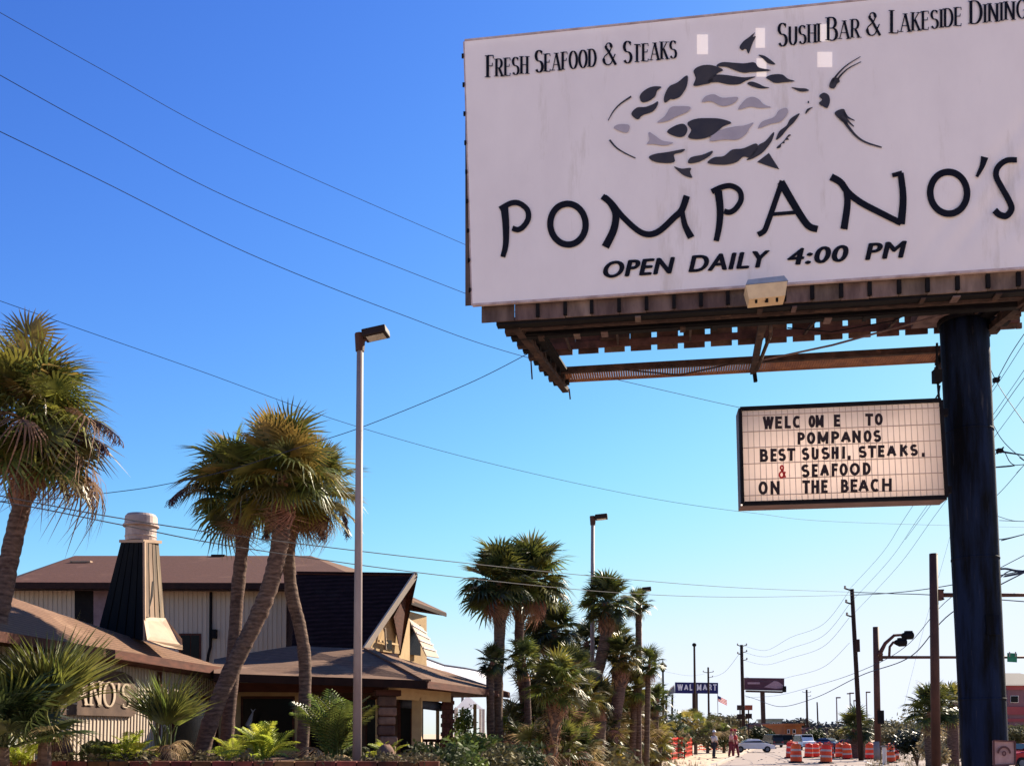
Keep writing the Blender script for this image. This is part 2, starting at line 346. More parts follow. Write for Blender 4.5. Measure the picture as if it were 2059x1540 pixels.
def glyph(mb, ch, x0, y0, w, h, style, sw, tof, slant=0.0, ztop=0.0):
    """draws a character into box x0..x0+w, y0 up to y0+h (y up)"""
    gw, st = GL[ch]; sx = w / gw
    def wf(t, d):
        if style == 'sans': return sw
        c = abs(d.y)
        if d.x * d.y > 0.05 and ch in 'AKMNWY&4': return sw * 0.38
        return sw * (0.30 + 0.70 * c ** 1.5)
    for k, s_ in enumerate(st):
        s2_ = s_
        if style == 'sans':
            ix, iy = sw / 2, sw / 2
            q2 = [Vector((x0 + ix + p[0] * (w - sw) / gw, y0 + iy + p[1] * (h - sw))) for p in s_]
            d1 = (q2[0] - q2[1]).normalized(); d2 = (q2[-1] - q2[-2]).normalized()
            if (q2[0] - q2[-1]).length > 1e-4:
                e1 = sw / 2 if max(abs(d1.x), abs(d1.y)) > .97 else 0.12 * sw; e2 = sw / 2 if max(abs(d2.x), abs(d2.y)) > .97 else 0.12 * sw
                if len(s_) > 2: e1 = e1 if s_[0][0] <= .05 else 0; e2 = e2 if s_[-1][0] <= .05 else 0
                q2[0] = q2[0] + d1 * e1; q2[-1] = q2[-1] + d2 * e2
            pts = [(q.x + slant * (q.y - y0), q.y) for q in q2]
        else: pts = [(x0 + p[0] * sx + slant * p[1] * h, y0 + p[1] * h) for p in s_]
        ribbon(mb, pts, wf, tof, ztop + k * 0.0004)
        if style == 'serif':
            if len(s_) == 2:
                for e in (0, 1):
                    q = s_[e]; o = s_[1 - e]; dy = abs(q[1] - o[1])
                    if dy > 0.3 and (q[1] < .02 or q[1] > .98) and not (ch in 'MN' and False):
                        X = x0 + q[0] * sx; Y = y0 + q[1] * h + (sw * .12 if q[1] < .5 else -sw * .12); l = sw * 1.0
                        ribbon(mb, [(X - l, Y), (X + l, Y)], lambda t, d: sw * .26, tof, ztop + .002)
                    if dy < .05 and e == 1:
                        X = x0 + q[0] * sx; s1 = -1 if q[1] > .6 else 1; Y = y0 + q[1] * h
                        ribbon(mb, [(X - sw * .1, Y), (X, Y + s1 * h * .14)], lambda t, d: sw * .3, tof, ztop + .0025)
            if ch in 'SCG' and len(s_) > 4:
                q = s_[0]; X = x0 + q[0] * sx; Y = y0 + q[1] * h
                ribbon(mb, [(X, Y + h * .1), (X, Y - h * .08)], lambda t, d: sw * .3, tof, ztop + .0025)

# ---------------------------------------------------------------- ground and road
mb = MB(); n = 48
mb.v.append((0, 300, 0)); 
for k in range(n):
    a = 2 * math.pi * k / n; mb.v.append((4000 * math.cos(a), 300 + 4000 * math.sin(a), 0))
for k in range(n): mb.f.append((0, 1 + k, 1 + (k + 1) % n))
build(mb, 'ground', M['sand'], kind='structure')
# road sheet (runs away from the viewer to the right), with a raised kerb on its left
ra, rb = G(1440, 1540), G(1560, 1488); ra2, rb2 = G(2120, 1545), G(1720, 1488)
dl = (rb - ra).normalized()
near_l = ra - dl * 42; near_r = ra2 + (ra2 - rb2).normalized() * 35
far_l = rb + dl * 400; far_r = rb2 + (rb2 - ra2).normalized() * 400
mb = MB(); z = Vector((0, 0, 0.004)); mb.add([near_l + z, near_r + z, far_r + z, far_l + z], [(0, 1, 2, 3)])
build(mb, 'road', M['road'], kind='structure')
mb = MB(); mb.bar(near_l + Vector((-.12, 0, .05)), far_l + Vector((-.12, 0, .05)), .22, .14); build(mb, 'kerb', M['curb'], kind='structure')
mb = MB()
z = Vector((0, 0, 0.008)); rv = (near_r - near_l)
for i in range(30):
    t0 = i / 30; 
    a = (near_l + near_r) / 2; b = (far_l + far_r) / 2
    p0 = a.lerp(b, t0) + z; p1 = a.lerp(b, t0 + 0.012) + z; w = Vector((.07, 0, 0))
    mb.add([p0 - w, p0 + w, p1 + w, p1 - w], [(0, 1, 2, 3)])
build(mb, 'lane_marking', M['white'], kind='structure')

# ---------------------------------------------------------------- billboard
YAW = R(8.7)
BX = Vector((math.cos(YAW), -math.sin(YAW), 0)); BN = Vector((-math.sin(YAW), -math.cos(YAW), 0)); UP = Vector((0, 0, 1))
BO = P(950, 613, 15.0)
def bpl(px, py, off=0.0): return on_plane(px, py, BO, BN, off)
pole_a, pole_b = P(1938, 650, 15.6), P(1981, 1540, 15.6)
pd = (pole_b - pole_a); base = pole_a + pd * (pole_a.z / -pd.z); base.z = 0
bill = thing('billboard', 'large white restaurant billboard with a fish logo on a thick dark blue pole', 'billboard', base)
topl, topr = bpl(934, 84), bpl(2180, -43)
botl, botr = bpl(950, 613), bpl(2180, 531)
TL, TR, BL, BR = topl, topr, botl, botr
W_est = (BR - BL).length
# vinyl face, gently rippled
mb = MB(); NXc, NYc = 150, 46
for j in range(NYc + 1):
    for i in range(NXc + 1):
        s, t = i / NXc, j / NYc
        p = BL.lerp(BR, s).lerp(TL.lerp(TR, s), t)
        w = 0
        if 0 < i < NXc and 0 < j < NYc:
            w = 0.003 * math.sin(s * 23 + t * 4) * math.sin(t * 3.1) - .003
            for (c0, dpt, sh_w, a0, a1) in ((6.55, .020, 9, .62, 1.0), (7.0, .026, 8, .6, 1.0), (7.55, .022, 9, .66, 1.0), (8.0, .018, 9, .72, 1.0), (2.1, .010, 9, 0, .35)):
                q = s * 9 - t * 3.2
                if a0 <= s <= a1: w -= dpt * math.exp(-((q - c0) * sh_w) ** 2) * min(1, (s - a0) * 8) * min(1, t * 4) * (1.2 - t)
            w -= .010 * math.exp(-(((s * W_est) % 1.45 - .72) * 45) ** 2)
        mb.v.append(tuple(p + BN * w))
for j in range(NYc):
    for i in range(NXc):
        a = j * (NXc + 1) + i; mb.f.append((a, a + 1, a + NXc + 2, a + NXc + 1))
build(mb, 'vinyl_face', M['vinyl'], bill, smooth=True)
TOF = lambda off0: (lambda x, y, z: bpl(x, y, off0 + z))
def tof_img(off0):     # x right, y given as minus image row
    return lambda x, y, z: bpl(x, -y, off0 + z)
OFF = 0.014
# edge trim, lacing bolts
mb = MB()
mb.bar(TL - BN * .02, BL - BN * .02, .05, .035); mb.bar(BL - BN * .02, BR - BN * .02, .05, .035)
mb.bar(TL - BN * .09 + UP * .02, TR - BN * .09 + UP * .02, .19, .03)
build(mb, 'edge_trim', M['trim'], bill)
for k in range(9):
    p = TL.lerp(BL, (k + .5) / 9) - BX * .035
    build(MB().box(p, (.035, .05, .05)), 'lacing_clip', M['black'], bill)
# rigid backing behind the vinyl, made of boards with a few gaps that let sunlight fall on the vinyl from behind
holes = [((1401, 70), (1423, 110)), ((1398, 42), (1418, 47)), ((1519, 57), (1538, 97)), ((1521, 118), (1541, 155)),
         ((1646, 49), (1669, 84)), ((1643, 105), (1673, 136)), ((1516, 31), (1538, 34)), ((1636, 15), (1658, 19))]
xs = sorted({934, 2180} | {h[0][0] for h in holes} | {h[1][0] for h in holes})
sx_, sz_ = to_sun.dot(BX) / -to_sun.dot(BN), to_sun.z / -to_sun.dot(BN)
GAP = .06
def back_pt(px, py):
    py = max(py, 0) if False else py
    return on_plane(px, py, BO, BN, 0)
mb = MB()
sh = BX * (sx_ * GAP) + UP * (sz_ * GAP)
def lin_top(x): return 84 - (x - 934) * 0.1025
def lin_bot(x): return 613 - (x - 950) * 0.0675
for i in range(len(xs) - 1):
    xa, xb = xs[i], xs[i + 1]; hs = sorted([h for h in holes if h[0][0] <= xa and h[1][0] >= xb], key=lambda h: h[0][1])
    y0 = None
    segs = []; cur = None
    for h in hs: segs.append((cur, h[0][1])); cur = h[1][1]
    segs.append((cur, None))
    for ya, yb in segs:
        q = []
        for x, first in ((xa, True), (xb, True), (xb, False), (xa, False)):
            if first: y = lin_top(x) + 8 if ya is None else ya
            else: y = lin_bot(x) - 2 if yb is None else yb
            p = back_pt(x, y) - BN * GAP
            if x > 934: p = p + BX * sh.dot(BX)
            if not (first and ya is None) and not ((not first) and yb is None): p = p + UP * sh.z
            q.append(p)
        mb.add(q, [(0, 1, 2, 3)])
# shift the columns too
build(mb, 'backing_board', M['panel'], bill)
# printed lettering
def serif_word(mb, word, x0, x1, cap, tof, basef, sw):
    ws = []
    for i, ch in enumerate(word): ws.append(GL[ch][0] * (1.0 if i == 0 else .80) + .20)
    tot = sum(ws) - .20; sc = (x1 - x0) / tot; x = x0
    for i, ch in enumerate(word):
        h = cap * (1.0 if i == 0 else .80); w = GL[ch][0] * (1.0 if i == 0 else .80) * sc
        glyph(mb, ch, x, basef(x + w / 2), w, h, 'serif', sw * (1 if i == 0 else .85), tof)
        x += ws[i] * sc
z1 = lambda x: 920 + x / 3.55
z2 = lambda x: 1480 + x / 3.556
b1 = lambda x: -(156.5 - (x - 980.5) * 0.104)
b2 = lambda x: -(93.5 - (x - 1570) * 0.1155)
for word, a, b, bf in (('FRESH', 211, 500, b1), ('SEAFOOD', 558, 985, b1), ('&', 1040, 1130, b1), ('STEAKS', 1188, 1560, b1)):
    mb = MB(); serif_word(mb, word, z1(a), z1(b), 44, tof_img(OFF), bf, 5.8); build(mb, 'printed_word', M['ink'], bill)
for word, a, b in (('SUSHI', 305, 595), ('BAR', 655, 880), ('&', 935, 1030), ('LAKESIDE', 1108, 1610), ('DINING', 1675, 2078)):
    mb = MB(); serif_word(mb, word, z2(a), z2(b), 46, tof_img(OFF), b2, 6.0); build(mb, 'printed_word', M['ink'], bill)
def sans_word(mb, word, x0, x1, h, basef, tof, sw, slant):
    h = h + 7; ws = [GL[c][0] + .12 for c in word]; tot = sum(ws) - .12; sc = (x1 - x0) / tot; x = x0
    for c, w in zip(word, ws):
        gw = GL[c][0] * sc; glyph(mb, c, x, basef(x + gw / 2), gw, h, 'sans', sw, tof, slant); x += w * sc
b3 = lambda x: -(559 - (x - 1212) * 0.0690)
def font_word(word, x0, x1, h, basef, slant, off=OFF):
    cu = bpy.data.curves.new('lettering', 'FONT'); cu.body = word; cu.space_character = 1.10; cu.resolution_u = 6
    to = bpy.data.objects.new('lettering', cu); C.objects.link(to); bpy.context.view_layer.update()
    me = to.evaluated_get(bpy.context.evaluated_depsgraph_get()).to_mesh()
    V = [v.co.copy() for v in me.vertices]; F = [tuple(p.vertices) for p in me.polygons]
    bpy.data.objects.remove(to); bpy.data.curves.remove(cu)
    a, b = min(v.x for v in V), max(v.x for v in V); lo, hi = min(v.y for v in V), max(v.y for v in V)
    tof = tof_img(off); mb = MB()
    for q, (dx, dy) in enumerate(((-2.3, 0), (-1.1, .8), (0, -.9), (0, .9), (1.1, -.8), (2.3, 0))):      # heavier strokes
        o_ = len(mb.v)
        for v in V:
            t = (v.y - lo) / (hi - lo); x = x0 + 2.3 + (x1 - x0 - 4.6) * (v.x - a) / (b - a) + slant * h * t + dx
            mb.v.append(tuple(tof(x, basef(x) + t * h + dy, q * .0004)))
        mb.f += [tuple(i + o_ for i in f) for f in F]
    return mb
for word, a, b in (('OPEN', 1209, 1350), ('DAILY', 1384, 1541), ('4:00', 1580, 1702), ('PM', 1739, 1816)):
    build(font_word(word, a, b, 32, b3, .24), 'printed_word', M['ink'], bill)
# brush lettering of the restaurant's name, one part per letter
def brush(strokes, name='printed_letter', m_=M['ink'], off=OFF, kk=8):
    mb = MB()
    for j, (pts, w0, w1) in enumerate(strokes):
        pts = [(p[0], -p[1]) for p in pts]
        sp = spline(pts, kk) if len(pts) > 2 else [Vector(p) for p in pts]
        if not isinstance(w0, (list, tuple)): wf = (lambda a, b: (lambda t, d: a + (b - a) * t))(w0, w1)
        ribbon(mb, sp, (lambda g: (lambda t, d: g(t, d) * (1.22 if name == 'printed_letter' else 1.1)))(wf), tof_img(off), j * .0006)
    return build(mb, name, m_, bill)
def ell(cx, cy, rx, ry, tilt=0):
    return [(cx + rx * math.cos(R(a)) * math.cos(R(tilt)) - ry * math.sin(R(a)) * math.sin(R(tilt)), cy + rx * math.cos(R(a)) * math.sin(R(tilt)) + ry * math.sin(R(a)) * math.cos(R(tilt))) for a in range(-100, 261, 12)]
brush([([(1014, 417), (1017, 450), (1017, 490), (1011, 517)], 13, 8), ([(1005, 421), (1027, 409), (1044, 409), (1060, 422), (1062, 440), (1052, 456), (1041, 462), (1030, 459)], 9, 9)])
brush([(ell(1142, 451, 35.5, 41, -4), 10.5, 10.5)])
brush([([(1211, 395), (1227, 408), (1238, 431), (1234, 462), (1217, 497)], 10, 13), ([(1216, 396), (1230, 409), (1252, 436), (1283, 464), (1306, 471.5), (1328, 463), (1354, 439), (1371, 422), (1381, 394)], 9, 11), ([(1371, 420), (1377, 452), (1390, 478)], 7, 12)])
brush([([(1444, 384), (1448, 420), (1446, 455), (1440, 485)], 13, 9), ([(1431, 386), (1450, 377), (1470, 374), (1487, 384), (1490, 402), (1480, 419), (1468, 427), (1456, 425)], 9, 9)])
brush([([(1573, 364), (1560, 402), (1546, 442), (1537, 464), (1524, 472)], 9, 9), ([(1570, 366), (1592, 404), (1614, 440), (1628, 456), (1644, 461)], 13, 11), ([(1553, 431), (1604, 427)], 6, 6)])
brush([([(1671, 356), (1690, 367), (1706, 388), (1732, 408), (1772, 429), (1812, 449)], 12, 10), ([(1701, 380), (1704, 410), (1697, 461)], 10, 12), ([(1794, 353), (1814, 348)], 7, 8), ([(1811, 348), (1816, 398), (1812, 451)], 10, 13)])
brush([(ell(1907.5, 388, 37, 42, -4), 11, 11)])
brush([([(1980, 316), (1975, 334), (1964, 356)], 14, 5)], 'printed_apostrophe')
brush([([(2045, 322), (2024, 323), (2007, 336), (2003, 354), (2014, 377), (2028, 402), (2034, 420), (2024, 434), (2010, 432), (2000, 423)], 9, 11)])
# fish logo
Z1s = lambda L: [(920 + x / 3.55, y / 3.55) for x, y in L]
Z2s = lambda L: [(1480 + x / 3.556, y / 3.556) for x, y in L]
dark_shapes = [Z1s(s_) for s_ in (
 [(1300, 690), (1330, 650), (1390, 620), (1455, 622), (1425, 650), (1410, 690), (1360, 725), (1315, 730)],
 [(1240, 815), (1280, 770), (1340, 765), (1395, 745), (1430, 725), (1425, 760), (1390, 800), (1320, 825), (1285, 855)],
 [(1480, 735), (1475, 690), (1510, 620), (1570, 590), (1640, 540), (1635, 620), (1590, 690), (1545, 710), (1520, 710)],
 [(1685, 505), (1740, 470), (1820, 468), (1895, 500), (1850, 530), (1810, 590), (1760, 605), (1685, 615), (1700, 560)],
 [(1495, 940), (1550, 900), (1610, 885), (1640, 915), (1632, 955), (1600, 980), (1540, 970)],
 [(1640, 880), (1700, 850), (1790, 845), (1880, 850), (1955, 878), (1895, 905), (1830, 960), (1760, 990), (1690, 995), (1645, 980), (1668, 930)],
 [(1365, 1125), (1410, 1100), (1510, 1085), (1620, 1065), (1600, 1090), (1545, 1105), (1545, 1160), (1420, 1160)],
 [(1645, 1165), (1665, 1125), (1750, 1105), (1820, 1078), (1805, 1110), (1740, 1150), (1690, 1165)],
 [(1785, 1165), (1830, 1125), (1900, 1115), (1960, 1070), (2040, 1060), (2130, 1025), (2140, 1065), (2090, 1125), (2040, 1120), (1990, 1160), (1900, 1178)],
 [(1545, 1190), (1600, 1205), (1665, 1200), (1660, 1230), (1675, 1270), (1630, 1260), (1590, 1235)])]
dark_shapes += [Z2s(s_) for s_ in (
 [(-140, 475), (-100, 447), (0, 452), (60, 455), (130, 448), (165, 485), (245, 502), (215, 512), (110, 518), (50, 522), (-20, 500), (-70, 480)],
 [(-200, 590), (-170, 545), (-110, 535), (0, 548), (60, 555), (140, 550), (70, 580), (20, 605), (-60, 605), (-130, 590)],
 [(80, 600), (110, 585), (160, 600), (200, 620), (240, 628), (190, 635), (130, 625)],
 [(215, 555), (260, 535), (330, 535), (370, 565), (420, 582), (350, 590), (280, 595), (240, 575)],
 [(395, 625), (450, 632), (500, 635), (520, 650), (470, 658), (430, 645)],
 [(595, 690), (625, 665), (660, 680), (672, 720), (655, 772), (625, 765), (592, 740), (615, 715)],
 [(665, 620), (690, 560), (730, 560), (742, 585), (725, 600), (700, 635)],
 [(705, 810), (740, 785), (775, 785), (785, 830), (800, 890), (770, 880), (735, 850)],
 [(495, 810), (510, 780), (550, 768), (525, 787), (502, 814)],
 [(285, 1000), (310, 940), (360, 900), (390, 850), (455, 812), (420, 870), (370, 920), (320, 980)],
 [(75, 1145), (110, 1110), (160, 1040), (210, 1010), (270, 945), (260, 1000), (220, 1060), (180, 1100), (120, 1135)],
 [(160, 395), (200, 400), (240, 425), (282, 462), (230, 455), (190, 420)],
 [(25, 340), (50, 300), (90, 270), (135, 235), (120, 265), (142, 262), (118, 310), (90, 385), (70, 350), (45, 362)],
 [(290, 1062), (300, 1045), (340, 1010), (375, 965), (392, 968), (370, 985), (378, 1000), (350, 1005), (345, 1025), (325, 1030), (318, 1055)])]
tri = Z2s([(150, 1160), (235, 1095), (270, 1150), (310, 1212), (250, 1195)])
for k, s_ in enumerate(dark_shapes):
    sp = spline([(a, b) for a, b in s_], 4, closed=True)
    build(MB().poly([bpl(p.x, p.y, OFF) for p in sp]), 'printed_fish_scale', M['fishdark'], bill)
build(MB().poly([bpl(a, b, OFF) for a, b in tri]), 'printed_fish_fin', M['fishdark'], bill)
light_shapes = [Z1s(s_) for s_ in (
 [(1115, 915), (1150, 890), (1225, 895), (1215, 945), (1180, 945)],
 [(1350, 1030), (1370, 1000), (1365, 945), (1410, 970), (1460, 1005), (1540, 1020), (1480, 1040), (1400, 1030)],
 [(1425, 875), (1480, 830), (1520, 770), (1570, 760), (1660, 765), (1640, 800), (1560, 835), (1500, 865)],
 [(1745, 730), (1770, 690), (1830, 675), (1890, 700), (2000, 695), (1970, 740), (1890, 760), (1810, 725)])]
light_shapes += [Z2s(s_) for s_ in (
 [(-185, 1010), (-165, 960), (-90, 925), (0, 905), (60, 900), (125, 878), (95, 920), (70, 960), (10, 1000), (-90, 1000)],
 [(15, 785), (60, 720), (110, 695), (160, 710), (200, 750), (250, 768), (170, 775), (100, 765)],
 [(160, 920), (190, 870), (270, 840), (310, 790), (360, 775), (370, 810), (320, 870), (240, 890)])]
for s_ in light_shapes:
    sp = spline([(a, b) for a, b in s_], 4, closed=True)
    build(MB().poly([bpl(p.x, p.y, OFF) for p in sp]), 'printed_fish_scale', M['fishlight'], bill)
for L, w0, w1 in ((Z1s([(1075, 862), (1110, 800), (1160, 745), (1240, 690)]), 1.5, 3.4), (Z1s([(1085, 1000), (1130, 1052), (1190, 1092), (1270, 1130)]), 3.4, 2),
                  (Z2s([(685, 600), (720, 540), (790, 470), (890, 406)]), 4.5, 1.2), (Z2s([(715, 595), (745, 545), (805, 490), (895, 443)]), 4.5, 1.2),
                  (Z2s([(770, 800), (800, 840), (848, 864)]), 5, 1.5), (Z2s([(775, 820), (800, 865), (842, 906)]), 5, 2), (Z2s([(745, 830), (800, 905), (860, 975), (930, 1020), (1042, 1055)]), 6, 2.5),
                  (Z2s([(512, 732), (523, 732)]), 4, 4)):
    brush([(L, w0, w1)], 'printed_fish_line', M['fishdark'])
# apron panels and brackets under the face
def bp(px, py, back):  # point on a plane 'back' metres behind the face
    return on_plane(px, py, BO, BN, -back)
HB = BL.z    # bottom of the face (left end)
def slope_bot(s): return BL.lerp(BR, s)
W = (BR - BL).length
def bl(a, back, dz=0.0):      # local: a metres along the face from its left bottom corner
    return BL + BX * a - BN * back + UP * (dz + (BR.z - BL.z) * a / W)
brx = [1035, 1082, 1137, 1190, 1245, 1300, 1355, 1409, 1463, 1520, 1576, 1632, 1690, 1747, 1806, 1863, 1923, 1984, 2045, 2105, 2165]
def along(px): return (on_plane(px, lin_bot(px) + 8, BO, BN, -.12) - BL).dot(BX)
pa = [along(x) for x in [968] + brx]
for i in range(len(pa) - 1):
    a, b = pa[i] + .02, pa[i + 1] - .02
    c = (a + b) / 2
    build(MB().box(bl(c, .12, -.108), (b - a + .03, .03, .275 + random.uniform(-.01, .01)), -YAW), 'apron_panel', M['panel'], bill)
for a in pa[2:]:
    build(MB().box(bl(a, .075, -.125), (.055, .05, .20), -YAW), 'bracket', M['black'], bill)
# stringers (dark beams) under the front
build(MB().bar(bl(.35, .22, -.26), bl(W - .1, .22, -.26), .16, .05), 'front_stringer', M['black'], bill)
build(MB().bar(bl(.45, .48, -.20), bl(W - .2, .48, -.20), .14, .10), 'front_stringer', M['rust'], bill)
build(MB().bar(bl(.5, .72, -.22), bl(W - .2, .72, -.22), .12, .14), 'front_stringer', M['black'], bill)
# rear face panels (seen from inside) with slots between them
RB = 2.25
rw = .455; nrp = 18; jo = .945
edges = [.62] + [jo + rw * k for k in range(nrp)]
edges = [e for e in edges if e < W - .1] + [W - .12]
for i in range(len(edges) - 1):
    a, b = edges[i], edges[i + 1]; c = (a + b) / 2; w = b - a
    build(MB().box(bl(c, RB, .34 + 1.6), (w - .004, .04, 3.2), -YAW), 'rear_panel', M['rearpanel'], bill)
    build(MB().box(bl(c, RB, .27), (w - (.09 if i >= 4 else .004), .04, .14), -YAW), 'rear_panel_foot', M['rearpanel'], bill)
    build(MB().box(bl(c, RB, .045), (w - .10, .04, .09 + random.uniform(-.008, .008)), -YAW), 'rear_skirt_panel', M['rearpanel'], bill)
build(MB().bar(bl(.62, RB - .03, .142), bl(W - .12, RB - .03, .142), .05, .115), 'rear_rail', M['rearpanel'], bill)
build(MB().bar(bl(.62, RB - .04, .37), bl(W - .12, RB - .04, .37), .03, .05), 'rear_rail', M['rust'], bill)
# internal cross joists between the two faces
for i in range(0, 18, 4):
    a = .8 + i * rw
    build(MB().bar(bl(a, .75, 1.6), bl(a, RB - .05, .6), .08, .08), 'joist', M['rust'], bill)
# rear catwalk
build(MB().bar(bl(.9, RB + .8, .02), bl(W - 1.0, RB + .8, .02), .08, .11), 'catwalk_beam', M['rust'], bill)
mb = MB()
for k in range(150):
    a = 1.1 + k * (W - 2.2) / 150; mb.box(bl(a, RB + 1.07, .0), (.035, .42, .03), -YAW)
mb.bar(bl(1.0, RB + 1.3, .0), bl(W - 1.0, RB + 1.3, .0), .04, .05)
g = build(mb, 'catwalk_grating', mat('grating_rust', (0.28, 0.13, 0.07), 0.8, (0.16, .07, .05), 5), bill); g['kind'] = 'stuff'
# staggered side beams at both ends
for end, sgn in ((.42, 1), (W - .35, -1)):
    for k in range(11):
        t = k / 10; a = end + sgn * (.10 + .50 * t); bk = .3 + 3.2 * t
        build(MB().box(bl(a, bk, -.20 + .18 * t - .02 * (k % 2)), (.30, .17, .10), -YAW), 'side_block', M['rust'] if k % 2 else M['black'], bill)
    build(MB().bar(bl(end + sgn * .22, .3, -.26), bl(end + sgn * .66, 3.75, -.10), .12, .10), 'side_beam', M['rust'], bill)
    build(MB().bar(bl(end + sgn * .40, .35, -.12), bl(end + sgn * .70, 3.4, .02), .22, .04), 'side_beam', M['black'], bill)
# hanging brace under the middle, and bracing rods
ca = along(1540)
build(MB().bar(bl(ca, .3, -.2), bl(ca + .10, RB + 1.2, -.06), .11, .08), 'cross_beam', M['rust'], bill)
build(MB().tube([bl(ca + .08, .5, -.15), bl(ca + .22, 1.6, -.1), bl(ca + .14, RB + .9, -.12)], .035, 6), 'brace_rod', M['rust'], bill)
build(MB().bar(bl(ca + .12, RB + 1.2, -.05), bl(ca + .14, RB + 1.2, -.24), .06, .06), 'drop_bolt', M['black'], bill)
build(MB().tube([bl(ca + .1, RB + .5, -.12), bl(ca + 1.3, RB, -.10), bl(ca + 2.9, 1.2, -.1)], .018, 5), 'brace_rod', M['panel'], bill)
build(MB().tube([bl(1.9, RB + .3, -.16), bl(3.2, RB + .7, -.22), bl(ca, RB + .4, -.12)], .015, 5), 'brace_rod', M['rust'], bill)
build(MB().box(bl(2.1, RB - .15, .28), (.5, .12, .22), -YAW), 'junction_box', M['rust'], bill)
build(MB().box(bl(3.2, RB - .12, .33), (1.1, .10, .07), -YAW), 'conduit_tray', M['black'], bill)
# pole
d = (pole_b - pole_a).normalized()
N_ = 26
mb = MB(); pts = [pole_a.lerp(base, t / 14) for t in range(15)]
mb.tube(pts, [.365 - .002 * i for i in range(15)], N_)
pole = build(mb, 'pole', M['bluepole'], bill, smooth=True)
pole.data.polygons[len(pole.data.polygons) - 1].use_smooth = False
build(MB().lathe(pole_a - Vector((0, 0, .02)), [(.40, 0), (.40, .07)], 20), 'pole_cap', M['black'], bill)
build(MB().box(pole_a + Vector((0, 0, .15)), (1.5, .5, .18), -YAW), 'saddle_beam', M['panel'], bill)
build(MB().box(pole_a + Vector((0, -.4, .25)), (.5, .05, .12), -YAW), 'gusset_plate', M['flash'], bill)
for t_ in (.22, .47, .74):
    q = pole_a.lerp(base, t_); build(MB().tube([q, q + Vector((0, 0, .03))], .372 - .002 * 14 * t_, 26), 'weld_seam', M['bluepole'], bill, smooth=True)
q = pole_a.lerp(base, .60); build(MB().box(q + Vector((.05, -.345, 0)), (.20, .05, .30), 0), 'hand_hole_cover', M['bluepole'], bill)
# clutter under the board: conduit runs, hangers, bolts and a drooping cable
rc = random.Random(8)
for bk, dz in ((.35, -.30), (.60, -.29)): build(MB().tube([bl(.7 + q * .9, bk + rc.uniform(-.01, .01), dz + rc.uniform(-.015, .015)) for q in range(9)], .016, 6), 'conduit', M['rust'] if bk < .4 else M['black'], bill)
for k in range(14):
    a = .9 + k * .57 + rc.uniform(-.1, .1); bk = rc.choice((.22, .72))
    build(MB().box(bl(a, bk, -.30), (rc.uniform(.05, .12), .20, .02), -YAW), 'clip_plate', rc.choice((M['rust'], M['panel'], M['black'])), bill)
for k in range(7):
    a = 1.3 + k * 1.05 + rc.uniform(-.2, .2); build(MB().bar(bl(a, .75, -.18), bl(a + rc.uniform(-.05, .05), RB - .05, rc.uniform(.06, .16)), .035, .05), 'tie_bar', M['rust'], bill)
build(MB().tube([bl(4.9, 1.4, -.1), bl(5.6, 1.5, -.17), bl(6.5, 1.3, -.13), bl(7.0, 1.0, -.02)], .010, 5), 'loose_cable', M['black'], bill)
build(MB().tube([bl(1.0, .6, -.26), bl(1.1, .9, -.42), bl(.95, 1.2, -.34)], .009, 5), 'loose_cable', M['black'], bill)
for a, z_ in ((.62, -.42), (1.15, -.30)): build(MB().bar(bl(a, 2.2 if a < 1 else 3.7, -.1), bl(a + .02, 2.2 if a < 1 else 3.7, z_), .025, .025), 'hanging_strap', M['rust'], bill)
# conduit with a switch box on the pole's left side
c0 = P(1884, 690, 15.3); c1 = P(1884, 745, 15.3); c2 = P(1888, 800, 15.3)
build(MB().tube([c0, c1, c2], .02, 6), 'conduit', M['black'], bill)
build(MB().box(P(1884, 757, 15.3), (.12, .12, .2)), 'switch_box', M['black'], bill)
# flood light in front of the face
flc = P(1541, 585, 13.9)
mb = MB(); w, h, dd = .30, .13, .16
X, Y = BX, -BN
vs = [flc + X * a + Y * b + UP * c for a, b, c in ((-.25, -.1, -.15), (.25, -.1, -.13), (.28, -.12, .07), (-.30, -.12, .05), (-.25, .2, -.15), (.25, .2, -.13), (.28, .22, .08), (-.30, .22, .06))]
mb.add(vs, [(0, 1, 2, 3), (5, 4, 7, 6), (1, 5, 6, 2), (4, 0, 3, 7), (4, 5, 1, 0)])
fl = build(mb, 'flood_light', M['fixture'], bill)
vs = [flc + X * a + Y * b + UP * c for a, b, c in ((-.30, -.12, .055), (.29, -.12, .075), (.25, -.02, .20), (-.26, -.02, .175), (-.30, .22, .06), (.29, .22, .08), (.25, .18, .2), (-.26, .18, .18))]
build(MB().add(vs, [(0, 1, 2, 3), (5, 4, 7, 6), (1, 5, 6, 2), (4, 0, 3, 7), (3, 2, 6, 7)]), 'flood_lid', M['fixtop'], fl)
build(MB().bar(flc + UP * -.14, bl(ca + .02, .2, -.2), .05, .05), 'flood_arm', M['rust'], fl)
for q in (-.15, 0, .14): build(MB().box(flc + X * q + UP * -.165 - Y * .05, (.03, .03, .05)), 'flood_bolt', M['black'], fl)

